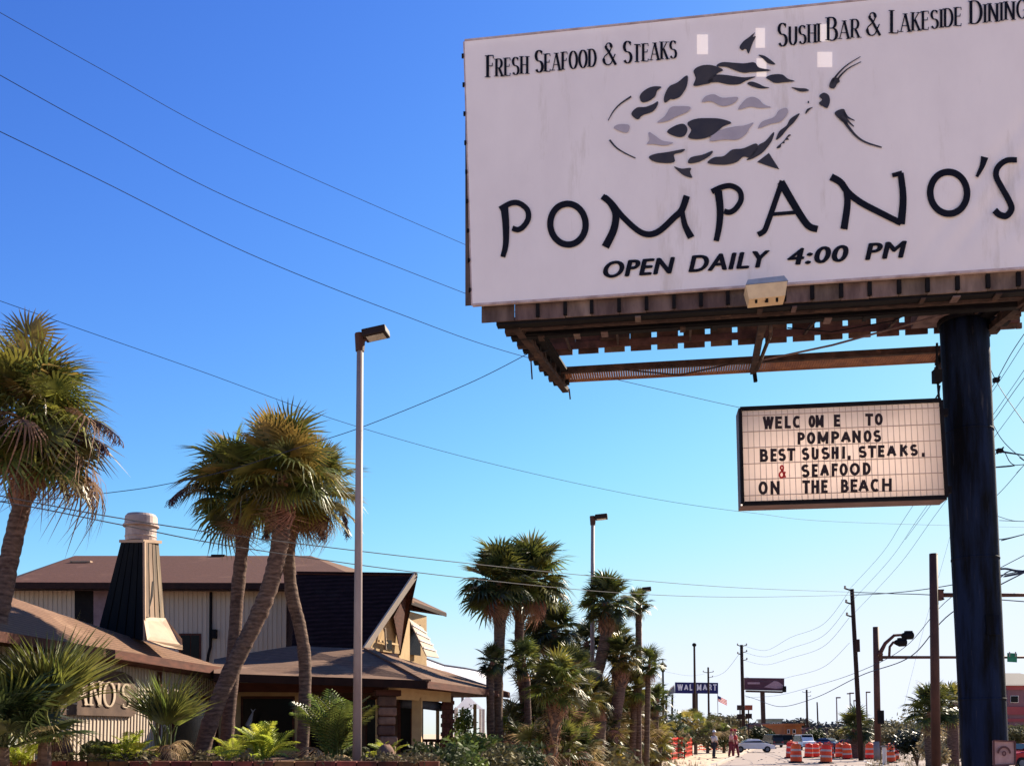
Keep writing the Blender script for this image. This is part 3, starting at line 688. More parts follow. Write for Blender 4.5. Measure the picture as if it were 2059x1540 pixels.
# ---------------------------------------------------------------- marquee (changeable letter board)
MY = R(7.0); MX = Vector((math.cos(MY), -math.sin(MY), 0)); MN = Vector((-math.sin(MY), -math.cos(MY), 0))
MO = P(1488, 1016, 15.2)
def mp_(px, py, off=0): return on_plane(px, py, MO, MN, off)
mroot = thing('letter_board', 'cream changeable letter board in a black frame, fixed to the blue pole', 'letter board', MO)
cor = [mp_(1485, 820), mp_(1893, 802), mp_(1905, 1003), mp_(1490, 1016)]
cc = [c.copy() for c in cor]
DEP = .40
mb = MB(); mb.add([c - MN * .02 for c in cor] + [c - MN * DEP for c in cor], [(4, 5, 1, 0), (5, 6, 2, 1), (6, 7, 3, 2), (7, 4, 0, 3)])
build(mb, 'cabinet', mat('cabinet_brown', (0.17, 0.095, 0.08), 0.6, (0.11, .06, .055), 3), mroot)
ins = [mp_(1491, 826), mp_(1889, 809), mp_(1900, 997), mp_(1496, 1010)]
build(MB().add([p for p in [q + MN * .004 for q in ins]], [(0, 1, 2, 3)]), 'face_panel', M['cream'], mroot)
build(MB().add([q - MN * (DEP + .002) for q in cor], [(3, 2, 1, 0)]), 'rear_face_panel', M['cream'], mroot)
for a, b in ((0, 1), (1, 2), (2, 3), (3, 0)):
    build(MB().bar((cor[a] + ins[a]) / 2 + MN * .012, (cor[b] + ins[b]) / 2 + MN * .012, .055 if a % 2 == 0 else .045, .06), 'frame_bar', M['black'], mroot)
trackm = mat('track_plastic', (0.50, 0.37, 0.31), 0.5)
ribm = mat('rib_plastic', (0.62, 0.50, 0.42), 0.5)  # ribs browner than the cream face
for t in (.06, .235, .41, .585, .755, .93):
    a = ins[0].lerp(ins[3], t) + MN * .012; b = ins[1].lerp(ins[2], t) + MN * .012
    build(MB().bar(a, b, .012, .012), 'letter_track', trackm, mroot)
for k in range(1, 34):
    a = ins[0].lerp(ins[1], k / 34) + MN * .008; b = ins[3].lerp(ins[2], k / 34) + MN * .008
    build(MB().bar(a, b, .009, .009), 'face_rib', ribm, mroot)
mz = lambda L: (1440 + L[0] / 3.326, 780 + L[1] / 3.326)
rows = [
 # string, [(x0,x1)...], (x,ytop,ybot) left, (x,ytop,ybot) right
 ('WELCOMETO'.replace(' ', ''), [(312, 385), (392, 440), (456, 500), (512, 568), (617, 664), (662, 722), (785, 830), (997, 1050), (1060, 1115)], (312, 192, 276), (1115, 168, 249)),
 ('POMPANOS', [(542, 594), (606, 664), (676, 754), (767, 824), (834, 902), (908, 970), (985, 1040), (1050, 1105)], (540, 297, 379), (1105, 279, 361)),
 ('BESTSUSHI,STEAKS,', [(290, 348), (361, 405), (414, 468), (474, 530), (571, 625), (636, 688), (702, 760), (769, 822), (842, 854), (880, 898), (950, 1008), (1015, 1070), (1080, 1126), (1140, 1206), (1226, 1286), (1296, 1350), (1375, 1392)], (290, 408, 496), (1392, 373, 452)),
 ('&SEAFOOD', [(416, 470), (569, 626), (638, 680), (694, 757), (770, 814), (824, 880), (892, 962), (978, 1034)], (416, 514, 606), (1034, 497, 580)),
 ('ONTHEBEACH', [(282, 346), (360, 428), (576, 628), (634, 690), (700, 746), (832, 886), (896, 946), (950, 1022), (1032, 1094), (1106, 1178)], (282, 624, 714), (1178, 603, 692)),
]
lmat = mat('letter_black', (0.020, 0.010, 0.012), 0.5, (0.03, .016, .016)); lred = mat('letter_red', (0.62, 0.03, 0.03), 0.5)
for txt, xr, l, r in rows:
    for ch, (xa, xb) in zip(txt, xr):
        t = ((xa + xb) / 2 - l[0]) / (r[0] - l[0]); yt = l[1] + (r[1] - l[1]) * t; yb = l[2] + (r[2] - l[2]) * t
        if ch == ',': yt -= 2
        X0, Y1 = mz((xa, yb)); X1, Y0 = mz((xb, yt))
        mb = MB(); sw = 5.9
        jx = random.uniform(-.4, .4)
        glyph(mb, ch, X0, -Y1, max(X1 - X0, sw + .2), (Y1 - Y0), 'sans', sw if ch != '&' else 3.6, lambda x, y, z: mp_(x, -y, .022 + z))
        build(mb, 'letter', lred if ch == '&' else lmat, mroot)
for pt in ((1893, 830), (1900, 985)):
    build(MB().bar(mp_(pt[0] - 12, pt[1], -.2), mp_(pt[0] + 12, pt[1], -.2), .1, .1), 'mount_arm', M['black'], mroot)
build(MB().tube([mp_(1880, 803, -.1), mp_(1888, 790, -.1), mp_(1890, 775, -.1)], .012, 5), 'feed_cable', M['black'], mroot)

# small framed notice on the pole
nroot = thing('notice_sign', 'small faded pink notice board fixed low on the blue pole', 'sign', P(2016, 1512, 14.9))
a = [P(1997, 1488, 14.9), P(2040, 1490, 14.9), P(2041, 1536, 14.9), P(1998, 1538, 14.9)]
build(MB().slab(a, .03, (0, 1, 0)), 'sign_panel', mat('faded_pink', (0.42, 0.25, 0.23), 0.7, (0.3, 0.17, .16), 8), nroot)
dk = mat('faded_maroon', (0.12, 0.05, 0.05), 0.7)
for i in range(4): build(MB().bar(a[i] + Vector((0, -.012, 0)), a[(i + 1) % 4] + Vector((0, -.012, 0)), .02, .02), 'frame_bar', dk, nroot)
mb = MB(); ribbon(mb, [(2019 + 12 * math.cos(R(t)), -1514 + 13 * math.sin(R(t))) for t in range(0, 181, 15)], lambda t, d: 4, lambda x, y, z: P(x, -y, 14.88), 0)
build(mb, 'printed_arch', dk, nroot)
mb = MB(); ribbon(mb, [(2019 + 3 * math.cos(R(t)), -1514 + 4 * math.sin(R(t))) for t in range(0, 361, 30)], lambda t, d: 3, lambda x, y, z: P(x, -y, 14.87), 0)
build(mb, 'printed_spot', dk, nroot)
# ---------------------------------------------------------------- restaurant building
def Q(pts): return [P(*p) for p in pts]
def pquad(pts, name, m_, parent, th=.06, d=(0, 1, 0)): return build(MB().slab(Q(pts), th, d), name, m_, parent)
rest = thing('restaurant', 'brown roofed beige restaurant with a steep dark dormer and low entrance roof', 'restaurant', (-7, 29, 0))
# --- upper block
ZU = 34
wl = [(-60, 1183, ZU), (640, 1183, ZU), (640, 1345, ZU), (-60, 1345, ZU)]
pquad(wl, 'upper_wall', M['siding'], rest, .2)
mb = MB()
for k in range(74):
    px = -55 + k * 9.4; mb.bar(P(px, 1186, ZU - .012), P(px, 1340, ZU - .012), .022, .02, up=(1, 0, 0))
s = build(mb, 'siding_batten', M['siding'], rest); s['kind'] = 'stuff'
ridge_l, ridge_r = (150, 1117, 40.5), (624, 1117, 40.5)
build(MB().slab(Q([(12, 1170, ZU - .6), (745, 1172, ZU - .6), ridge_r, ridge_l]), .12), 'upper_roof_front', M['shingled'], rest)
build(MB().slab(Q([(12, 1170, ZU - .6), ridge_l, (-60, 1190, 47)]), .12), 'upper_roof_side', M['shingled'], rest)
build(MB().slab(Q([(745, 1172, ZU - .6), (896, 1233, 41.5), (830, 1201, 40.6), (712, 1143, 40.5), ridge_r]), .10), 'upper_roof_side', M['shingle'], rest)
build(MB().bar(P(10, 1177, ZU - .62), P(745, 1179, ZU - .62), .05, .20), 'fascia_board', M['fascia'], rest)
build(MB().bar(P(745, 1183, ZU - .4), P(897, 1236, 41.5), .05, .14), 'fascia_board', M['fascia'], rest)
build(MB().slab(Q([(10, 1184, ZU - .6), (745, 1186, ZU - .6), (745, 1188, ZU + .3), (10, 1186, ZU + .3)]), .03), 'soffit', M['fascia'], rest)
# ridge vents
build(MB().box(P(440, 1119, 40.3), (.55, .3, .14)), 'roof_vent', M['fascia'], rest)
build(MB().box(P(165, 1130, 38.5), (.8, .4, .06)), 'roof_vent', M['flash'], rest)
# right end wall of the upper block under the receding eave, with a propped shutter
pquad([(640, 1190, 34.2), (800, 1222, 37.6), (800, 1345, 37.6), (640, 1345, 34.2)], 'end_wall', M['siding'], rest, .15, (-.5, 1, 0))
build(MB().slab(Q([(800, 1222, 37.6), (858, 1238, 39.6), (858, 1345, 39.6), (800, 1345, 37.6)]), .15, (-.5, 1, 0)), 'end_wall', M['stucco'], rest)
build(MB().slab(Q([(820, 1252, 37.9), (846, 1256, 38.9), (846, 1318, 38.9), (820, 1315, 37.9)]), .03, (-.5, 1, 0)), 'window_opening', M['glassdark'], rest)
sh_ = build(MB().slab(Q([(822, 1243, 37.6), (851, 1262, 38.8), (883, 1322, 38.2), (858, 1318, 36.9)]), .05, (-.7, .7, -.3)), 'shutter', M['siding'], rest)
for t in (.2, .4, .6, .8):
    a = P(822, 1243, 37.6).lerp(P(858, 1318, 36.9), t) + Vector((.02, -.03, .03)); b = P(851, 1262, 38.8).lerp(P(883, 1322, 38.2), t) + Vector((.02, -.03, .03))
    build(MB().bar(a, b, .03, .05), 'slat', M['white'], sh_)
# recess and windows on the upper wall
pquad([(150, 1174, ZU - .03), (188, 1174, ZU - .03), (188, 1262, ZU - .03), (150, 1262, ZU - .03)], 'recess_shade', M['black'], rest, .03)  # flat black sheet on the wall, stands in for the shade of a recess
pquad([(188, 1176, ZU - .03), (226, 1176, ZU - .03), (226, 1270, ZU - .03), (188, 1270, ZU - .03)], 'recess_wall', mat('mauve_panel', (0.20, .135, .15), .8), rest, .03)
wf = pquad([(360, 1273, ZU - .05), (404, 1273, ZU - .05), (404, 1332, ZU - .05), (360, 1332, ZU - .05)], 'window_frame', M['redwood'], rest, .05)
pquad([(364, 1277, ZU - .07), (382, 1277, ZU - .07), (382, 1332, ZU - .07), (364, 1332, ZU - .07)], 'pane', M['glassdark'], wf, .02)
pquad([(384, 1277, ZU - .07), (400, 1277, ZU - .07), (400, 1332, ZU - .07), (384, 1332, ZU - .07)], 'pane', M['glassdark'], wf, .02)
build(MB().tube(Q([(424, 1190, ZU - .06), (423, 1300, ZU - .06), (419, 1315, ZU - .1), (416, 1335, ZU - .1)]), .05, 8), 'downspout', M['black'], rest)
build(MB().box(P(431, 1274, ZU - .1), (.16, .16, .3)), 'meter_box', M['black'], rest)
build(MB().slab(Q([(800, 1186, 38.5), (897, 1231, 41.4), (897, 1238, 41.4), (818, 1226, 38.0), (800, 1222, 37.6)]), .1, (0, 1, 0)), 'end_fascia', M['redwood'], rest)
# --- dark dormer with prow gable
A1, A2, A3, A4 = (599, 1152, 32.0), (836, 1155, 30.8), (733, 1304, 28.8), (586, 1302, 29.8)
build(MB().slab(Q([A1, A2, A3, A4]), .10, (0, 1, -.3)), 'dormer_roof_front', M['shinglex'], rest)
build(MB().slab(Q([(599, 1152, 32.0), (836, 1155, 30.8), (803, 1313, 33.2), (640, 1313, 35)]), .08, (0, -1, -.3)), 'dormer_roof_back', M['redwood'], rest)
build(MB().slab(Q([A1, A4, (575, 1302, 33.5), (577, 1170, 33.8)]), .06, (1, 0, 0)), 'dormer_end_wall', M['shinglex'], rest)
build(MB().bar(P(*A2), P(733, 1306, 28.8), .07, .18), 'barge_board', M['siding'], rest)
build(MB().bar(P(837, 1156, 30.8), P(803, 1314, 33.2), .06, .15), 'barge_board', M['fascia'], rest)
build(MB().bar(P(598, 1151, 32.0), P(838, 1154, 30.8), .14, .07), 'ridge_cap', M['shinglex'], rest)
# gable infill (set back under the prow)
gbl = Q([(818, 1180, 31.6), (742, 1306, 29.6), (803, 1314, 32.2)])
build(MB().slab(gbl, .08, (-1, .3, 0)), 'gable_wall', M['stucco'], rest)
build(MB().slab(Q([(818, 1184, 31.35), (790, 1240, 30.5), (803, 1308, 31.9)]), .03, (1, -.3, 0)), 'gable_panel', M['redwood'], rest)
build(MB().slab(Q([(777, 1286, 30.6), (786, 1287, 30.9), (787, 1305, 31.0), (777, 1304, 30.7)]), .03, (1, -.3, 0)), 'gable_vent', M['black'], rest)
build(MB().bar(P(762, 1288, 30.0), P(800, 1296, 31.6), .05, .06), 'gable_rail', M['stucco'], rest)
build(MB().bar(P(774, 1262, 30.2), P(776, 1306, 30.4), .05, .05), 'gable_post', M['siding'], rest)
# wall under/behind right of dormer
build(MB().slab(Q([(803, 1240, 33.4), (824, 1243, 34.4), (824, 1330, 34.4), (803, 1330, 33.4)]), .08, (-.5, 1, 0)), 'end_wall', M['stucco'], rest)
# --- entrance roof
E1, E2, E3 = (430, 1353, 24.6), (857, 1368, 24.0), (1024, 1391, 31.0)
T1, T2 = (470, 1317, 29.8), (739, 1304, 28.6)
build(MB().slab(Q([E1, E2, T2, (590, 1298, 29.3), T1, (430, 1325, 29.8)]), .12), 'entrance_roof_front', M['shingle'], rest)
build(MB().slab(Q([E2, E3, (905, 1352, 34), T2]), .12), 'entrance_roof_side', M['shingle'], rest)
build(MB().bar(P(739, 1303, 28.55), P(858, 1367, 23.98), .22, .05), 'hip_cap', M['shingle'], rest)
build(MB().bar(P(430, 1361, 24.55), P(857, 1376, 23.95), .05, .20), 'fascia_board', M['fascia'], rest)
build(MB().bar(P(858, 1376, 23.97), P(1024, 1397, 30.98), .05, .17), 'fascia_board', M['redwood'], rest)
build(MB().slab(Q([(445, 1372, 25.0), (770, 1374, 25.0), (770, 1392, 25.3), (445, 1390, 25.3)]), .15, (0, 1, 0)), 'header_beam', M['redwood'], rest)
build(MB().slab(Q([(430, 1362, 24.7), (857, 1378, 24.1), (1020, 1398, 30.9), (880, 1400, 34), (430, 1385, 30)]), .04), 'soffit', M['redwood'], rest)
build(MB().slab(Q([(783, 1377, 24.6), (907, 1392, 27.6), (907, 1411, 27.6), (775, 1404, 24.6)]), .12, (-.6, 1, 0)), 'canopy_panel', M['stucco'], rest)
# --- ground floor front wall and its openings
ZG = 26.4
pquad([(440, 1384, ZG), (612, 1384, ZG), (612, 1580, ZG), (440, 1580, ZG)], 'front_wall', M['stucco'], rest, .2)
wf = pquad([(484, 1399, ZG - .03), (592, 1399, ZG - .03), (592, 1506, ZG - .03), (484, 1506, ZG - .03)], 'window_frame', M['redwood'], rest, .05)
pquad([(489, 1404, ZG - .06), (587, 1404, ZG - .06), (587, 1502, ZG - .06), (489, 1502, ZG - .06)], 'pane', M['glassdark'], wf, .02)
pquad([(612, 1386, ZG + 1.2), (850, 1390, ZG + 1.2), (850, 1590, ZG + 1.2), (612, 1590, ZG + 1.2)], 'recessed_wall', mat('recess_brown_wall', (.16, .10, .075), .85, (.1, .06, .05), 2), rest, .2)  # recessed wall in a darker brown than the stucco front
for a, b in ((622, 668), (674, 712), (735, 758), (803, 829)):
    wf = pquad([(a, 1402, ZG + 1.1), (b, 1402, ZG + 1.1), (b, 1520, ZG + 1.1), (a, 1520, ZG + 1.1)], 'window_frame', M['redwood'], rest, .05)
    pquad([(a + 3, 1406, ZG + 1.08), (b - 3, 1406, ZG + 1.08), (b - 3, 1516, ZG + 1.08), (a + 3, 1516, ZG + 1.08)], 'pane', M['glassdark'], wf, .02)
build(MB().bar(P(757, 1405, 26.0), P(757, 1500, 26.0), .05, .05), 'wall_post', M['stucco'], rest)
build(MB().bar(P(839, 1402, 26.2), P(838, 1560, 26.2), .30, .25, up=(1, 0, 0)), 'wall_post', M['stucco'], rest)
build(MB().bar(P(802, 1410, 26.4), P(802, 1530, 26.4), .06, .08), 'wall_post', M['redwood'], rest)
build(MB().slab(Q([(800, 1515, 26.2), (838, 1516, 26.2), (838, 1570, 26.2), (800, 1570, 26.2)]), .2, (0, 1, 0)), 'low_wall', M['stucco'], rest)
# pale statue seen in the window
st = thing('fish_statue', 'small pale leaping fish ornament standing at the dark front window', 'ornament', P(505, 1500, ZG - .5))
build(MB().tube(Q([(508, 1432, ZG - .4), (503, 1446, ZG - .4), (499, 1456, ZG - .4), (506, 1466, ZG - .4), (515, 1459, ZG - .4)]), [.02, .06, .08, .06, .02], 8), 'body', mat('pale_grey_ceramic', (.3, .31, .38), .5), st, smooth=True)
build(MB().tube(Q([(503, 1462, ZG - .4), (505, 1480, ZG - .4), (505, 1506, ZG - .4)]), [.04, .05, .10], 8), 'pedestal', MATS['pale_grey_ceramic'], st)
build(MB().poly(Q([(508, 1434, ZG - .42), (504, 1424, ZG - .42), (509, 1428, ZG - .42), (514, 1424, ZG - .42)])), 'tail_fin', MATS['pale_grey_ceramic'], st)
# stacked stone column
c = P(778, 1398, 24.7)
hb = .15; zc = c.z; k = 0
while zc > 0.1:
    hh = random.uniform(.20, .30); w_ = random.uniform(.40, .46)
    b = build(MB().box((c.x + random.uniform(-.02, .02), c.y, zc - hh / 2), (w_, .42, hh - .025), random.uniform(-.2, .2) + R(15)), 'column_stone', M['stone'], rest, bevel=.04)
    zc -= hh; k += 1
build(MB().box((c.x, c.y, c.z / 2), (.30, .3, c.z), R(15)), 'column_core', M['redwood'], rest)
build(MB().box((c.x, c.y, c.z + .06), (.62, .6, .14), R(15)), 'column_cap', M['redwood'], rest)
# brick column under the corner
c = P(900, 1399, 27.8)
zc = c.z; r_ = 0
build(MB().box((c.x, c.y, c.z / 2), (.30, .28, c.z), R(8)), 'column_core', M['redwood'], rest)
while zc > 0.0:
    for q in (-1, 0, 1):
        if r_ % 2 and q == 0: pass
        build(MB().box((c.x + q * .11 + (.02 if r_ % 2 else -.02), c.y, zc - .06), (.10, .34, .105), R(8)), 'brick', M['brick'], rest)
    zc -= .125; r_ += 1
# rolled awning
build(MB().tube(Q([(808, 1413, 27.2), (850, 1414, 27.6), (888, 1421, 28.0)]), [.13, .15, .12], 10), 'rolled_awning', mat('awning_blue_grey', (.10, .12, .18), .7, (.06, .07, .11), 6), rest, smooth=True)
# porch railing
rl = thing('porch_railing', 'dark reddish wooden porch railing right of the brick column', 'railing', P(915, 1490, 30.5))
build(MB().bar(P(845, 1488, 30.5), P(992, 1489, 30.5), .08, .09), 'top_rail', M['redwood'], rl)
build(MB().bar(P(845, 1522, 30.5), P(992, 1523, 30.5), .06, .06), 'bottom_rail', M['redwood'], rl)
for k in range(16):
    x = 848 + k * 9.6; build(MB().bar(P(x, 1489, 30.5), P(x, 1545, 30.5), .06, .06), 'baluster', M['redwood'], rl)
for x in (880, 955, 988): build(MB().bar(P(x, 1415, 30.8), P(x, 1570, 30.8), .10, .10), 'post', M['stucco'], rl)
# --- left wing: its long wall faces right and runs towards the viewer
def wx(Y): return -8.72 + .052 * (Y - 16)
def wallp(Y, z, off=0.0): return Vector((wx(Y) + off, Y, z))
build(MB().slab([wallp(12, 3.12), wallp(27.5, 3.12), wallp(27.5, 0), wallp(12, 0)], .2, (-1, 0, 0)), 'wing_wall', M['siding'], rest)
mb = MB()
for k in range(96):
    Y = 12.2 + k * .16; mb.bar(wallp(Y, 0, .012), wallp(Y, 3.1, .012), .025, .024, up=(0, 1, 0))
s = build(mb, 'siding_batten', M['siding'], rest); s['kind'] = 'stuff'
HP = P(-70, 1168, 19.5)
build(MB().slab([P(446, 1340, 26.5), P(228, 1313, 21.2), P(0, 1272, 15.9), P(-180, 1240, 13.4), HP, P(120, 1234, 21.8), P(300, 1292, 23.9)], .12), 'wing_roof', M['shingle'], rest)
build(MB().slab([P(446, 1340, 26.5), P(300, 1292, 23.9), P(120, 1234, 21.8), HP, P(-100, 1200, 32), P(420, 1332, 31)], .10), 'wing_roof_back', M['shingle'], rest)
build(MB().bar(P(446, 1348, 26.5), P(-180, 1252, 13.4), .05, .17), 'fascia_board', M['redwood'], rest)
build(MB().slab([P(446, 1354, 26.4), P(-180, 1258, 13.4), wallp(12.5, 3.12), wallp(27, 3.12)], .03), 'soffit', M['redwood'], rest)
build(MB().slab([wallp(24.3, 2.4, .03), wallp(27.2, 2.4, .03), wallp(27.2, .6, .03), wallp(24.3, .6, .03)], .03, (-1, 0, 0)), 'pane', M['glassdark'], rest)
for Y in (24.2, 27.3): build(MB().bar(wallp(Y, .5, .05), wallp(Y, 2.5, .05), .1, .08, up=(0, 1, 0)), 'window_jamb', M['redwood'], rest)
build(MB().bar(wallp(23.3, .2, .05), wallp(23.3, 3.05, .05), .14, .08, up=(0, 1, 0)), 'wall_post', M['redwood'], rest)
build(MB().bar(wallp(24.2, 2.55, .05), wallp(27.3, 2.55, .05), .08, .10), 'window_head', M['redwood'], rest)
# wall sign
sg = thing('wall_sign', 'dark brown wall sign with pale serif letters, half hidden behind a fan palm', 'sign', wallp(19.5, 2.4, .05))
sp = [(16.6, 2.86), (21.3, 2.93), (21.75, 2.85), (22.0, 2.6), (22.0, 2.05), (21.8, 1.98), (16.6, 1.95)]
build(MB().slab([wallp(y, z, .10) for y, z in sp], .06, (-1, 0, 0)), 'sign_board', M['wallsign'], sg)
x = 16.75; word = "POMPANO'S"; tw = sum(GL[c][0] + .22 for c in word); sc = (21.75 - x) / tw
for ch in word:
    mb = MB(); w_ = GL[ch][0] * sc
    glyph(mb, ch, x, 2.17, w_, .50, 'serif', .105, lambda a, b, z: wallp(a, b, .135 + z * 3)); x += (GL[ch][0] + .22) * sc
    mb2 = MB(); mb2.v = mb.v; mb2.f = mb.f
    o = build(mb2, 'sign_letter', M['signletter'], sg)
# --- chimney
ch = thing('kitchen_chimney', 'tall tapered board chimney with round metal vent cap on the brown roof', 'chimney', P(285, 1290, 23.8))
zt = 23.6
Tf, Tl, Tr, Tb = P(291, 1089, zt - .2), P(246, 1088, zt + .25), P(319, 1090, zt + .35), P(276, 1089, zt + .9)
Bf, Bl, Br_, Bb = P(292, 1288, zt - .5), P(199, 1268, zt + .5), P(333, 1262, zt + .75), P(250, 1262, zt + 1.8)
Mr, Mf = P(331, 1243, zt + .7), P(290, 1240, zt - .42)
def face(a, b, c_, d_, nm, m_, par=ch, th=.05, dr=(0, 1, 0)): return build(MB().slab([a, b, c_, d_], th, dr), nm, m_, par)
face(Tl, Tf, Bf, Bl, 'shaded_side', M['chimshade'])
face(Tb, Tl, Bl, Bb, 'rear_side', M['chimshade'], dr=(1, 0, 0)); face(Tr, Tb, Bb, Br_, 'rear_side', M['chimshade'], dr=(0, -1, 0))
for k in range(5):      # boards of the side whose shade is put into the colour, slightly proud
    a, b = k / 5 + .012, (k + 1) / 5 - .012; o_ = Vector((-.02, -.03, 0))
    build(MB().slab([Tl.lerp(Tf, a) + o_, Tl.lerp(Tf, b) + o_, Bl.lerp(Bf, b) + o_, Bl.lerp(Bf, a) + o_], .02, (0, 1, 0)), 'board', M['chimshade'], ch)
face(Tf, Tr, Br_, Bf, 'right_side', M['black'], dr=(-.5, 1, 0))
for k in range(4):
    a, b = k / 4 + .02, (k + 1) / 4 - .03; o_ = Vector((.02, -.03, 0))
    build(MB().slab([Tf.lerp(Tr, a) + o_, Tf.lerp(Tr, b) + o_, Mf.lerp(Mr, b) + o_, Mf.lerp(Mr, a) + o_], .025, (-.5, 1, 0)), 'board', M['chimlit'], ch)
build(MB().bar(Tf + Vector((.0, -.04, 0)), Bf + Vector((0, -.04, 0)), .05, .05), 'corner_strip', M['flash'], ch)
build(MB().slab([Mf + Vector((.0, -.05, 0)), Mr + Vector((.04, -.05, 0)), P(366, 1284, zt + .2), P(367, 1300, zt + .1), P(296, 1286, zt - .9)], .05, (-.3, 1, -.3)), 'base_flashing', M['flash'], ch)
build(MB().slab([P(296, 1286, zt - .9), P(367, 1296, zt + .1), P(367, 1306, zt + .12), P(330, 1299, zt - .5)], .05, (-.3, 1, -.3)), 'base_curb', M['flash'], ch)
cp = (Tf + Tb + Tl + Tr) / 4
build(MB().slab([Tf + Vector((0, -.08, .04)), Tr + Vector((.08, 0, .04)), Tb + Vector((0, .08, .04)), Tl + Vector((-.08, 0, .04))], .07), 'top_plate', M['flash'], ch)
build(MB().lathe((cp.x, cp.y, cp.z), [(.36, .0), (.36, .34), (.40, .35), (.42, .36), (.42, .40), (.385, .42), (.375, .60), (.33, .66), (.1, .67)], 28), 'vent_cap', M['ventcap'], ch, smooth=False)
build(MB().lathe((cp.x, cp.y, cp.z + .10), [(.368, 0), (.374, .015), (.368, .03)], 24), 'cap_ring', M['ventcap'], ch)

# ---------------------------------------------------------------- planter wall and bed in front of the building
zt_ = P(0, 1529, 17).z
pw = thing('planter_wall', 'low reddish brick planter wall in front of the restaurant', 'wall', (-5, 17, 0))
mb = MB(); build(mb.box((-5.8, 17.15, zt_ / 2 - .03), (8.9, .18, zt_ - .08)), 'wall_core', M['mulch'], pw)
for r_ in range(3):
    for k in range(27):
        w_ = .34; x = -10.15 + k * .35 + (.17 if r_ % 2 else 0)
        if x > -1.35: continue
        build(MB().box((x, 17.0 + random.uniform(-.01, .01), zt_ - .07 - r_ * .145), (w_ - .015, .25, .13)), 'brick', M['planter'], pw)
bed = MB(); nx, ny = 40, 16
for j in range(ny + 1):
    for i in range(nx + 1):
        bed.v.append((-12 + 14.5 * i / nx, 17.2 + 8 * j / ny, zt_ - .1 + .06 * math.sin(i * 1.7) * math.cos(j * 2.1) - max(0, (i / nx - .68)) * 2.0))
for j in range(ny):
    for i in range(nx): a = j * (nx + 1) + i; bed.f.append((a, a + 1, a + nx + 2, a + nx + 1))
build(bed, 'planting_bed', M['mulch'], kind='structure')

# ---------------------------------------------------------------- fronds
def fan_mesh(name, nl, spread, droop, seed, material, pet=.75, bl_=.85, wid=.05, fold=.25):
    rnd = random.Random(seed); mb = MB()
    mb.tube([(0, 0, 0), (pet * .5, 0, .03), (pet, 0, 0)], [.028, .02, .014], 4, caps=False)
    for i in range(nl):
        a = R(-spread + 2 * spread * i / (nl - 1)) + rnd.uniform(-.03, .03)
        L = bl_ * (.68 + .32 * math.cos(a * .55)) * rnd.uniform(.85, 1.06)
        w = wid * rnd.uniform(.8, 1.15); ca, sa = math.cos(a), math.sin(a)
        dr = droop * rnd.uniform(.6, 1.5); pts = []
        for t, wt in ((0.04, .25), (.35, 1.0), (.65, .8), (1.0, 0.0)):
            x = pet + L * t * ca; y = L * t * sa
            z = fold * abs(sa) * t * (1 - t * .6) - dr * t * t * t * L - .18 * droop * (L * t * max(ca, 0)) ** 2
            pts.append((x, y, z, w * wt * .5))
        o = len(mb.v)
        for k, (x, y, z, hw) in enumerate(pts[:-1]):
            mb.v.append((x - sa * hw, y + ca * hw, z + hw * .5)); mb.v.append((x + sa * hw, y - ca * hw, z - hw * .5))
        mb.v.append(pts[-1][:3])
        mb.f += [(o, o + 1, o + 3, o + 2), (o + 2, o + 3, o + 5, o + 4), (o + 4, o + 5, o + 6)]
    me = bpy.data.meshes.new(name); me.from_pydata(mb.v, [], mb.f); me.update(); me.materials.append(material); return me
def dead_mesh(name, seed, material):
    return fan_mesh(name, 26, 125, 1.0, seed, material, .7, .75, .030, .1)
def pinnate_mesh(name, nl, L, seed, material, arch=.7, lw=.02, ll=.30):
    rnd = random.Random(seed); mb = MB(); pts = []
    for i in range(9):
        t = i / 8; pts.append(Vector((L * (t - .12 * t * t * arch), 0, arch * L * (t * .55 - .75 * t * t))))
    mb.tube(pts, [.014 * (1 - .8 * i / 8) for i in range(9)], 4, caps=False)
    for i in range(nl):
        t = .12 + .88 * i / (nl - 1); k = min(7, int(t * 8)); p = pts[k].lerp(pts[k + 1], t * 8 - k); d = (pts[k + 1] - pts[k]).normalized()
        l = ll * (math.sin(math.pi * min(1, t * .85 + .12)) ** .6) * rnd.uniform(.85, 1.1)
        for s_ in (-1, 1):
            v = (d * .55 + Vector((0, s_, 0)) * .85 + Vector((0, 0, .22))).normalized(); q = v.cross(Vector((0, 0, 1))).normalized() * lw / 2
            m_ = p + v * l * .5; e = p + v * l - Vector((0, 0, l * .35)); o = len(mb.v)
            mb.v += [tuple(p - q * .4), tuple(p + q * .4), tuple(m_ + q), tuple(m_ - q), tuple(e)]
            mb.f += [(o, o + 1, o + 2, o + 3), (o + 3, o + 2, o + 4)]
    me = bpy.data.meshes.new(name); me.from_pydata(mb.v, [], mb.f); me.update(); me.materials.append(material); return me
FM = {}
for key, m_ in (('g', M['leaf']), ('o', M['leafo']), ('d', M['leafd'])):
    FM[key] = [fan_mesh('fan_frond', 34, 150, dr, 10 + i, m_, fold=fo) for i, (dr, fo) in enumerate(((.10, .25), (.22, .15), (.45, .3)))]
    FM[key + 's'] = [fan_mesh('fan_frond_small', 22, 145, dr, 20 + i, m_, wid=.075) for i, dr in enumerate((.12, .35))]
FM['x'] = [dead_mesh('dead_frond', 31, M['leafdead']), dead_mesh('dead_frond', 32, M['leafdead'])]
FM['t'] = [dead_mesh('dry_frond', 33, M['leaftan'])]
FM['stiff'] = [fan_mesh('stiff_fan_frond', 24, 58, .10, 40, M['leaf'], .5, 1.1, .035), fan_mesh('stiff_fan_frond', 22, 66, .18, 41, M['leaf'], .5, 1.05, .035)]
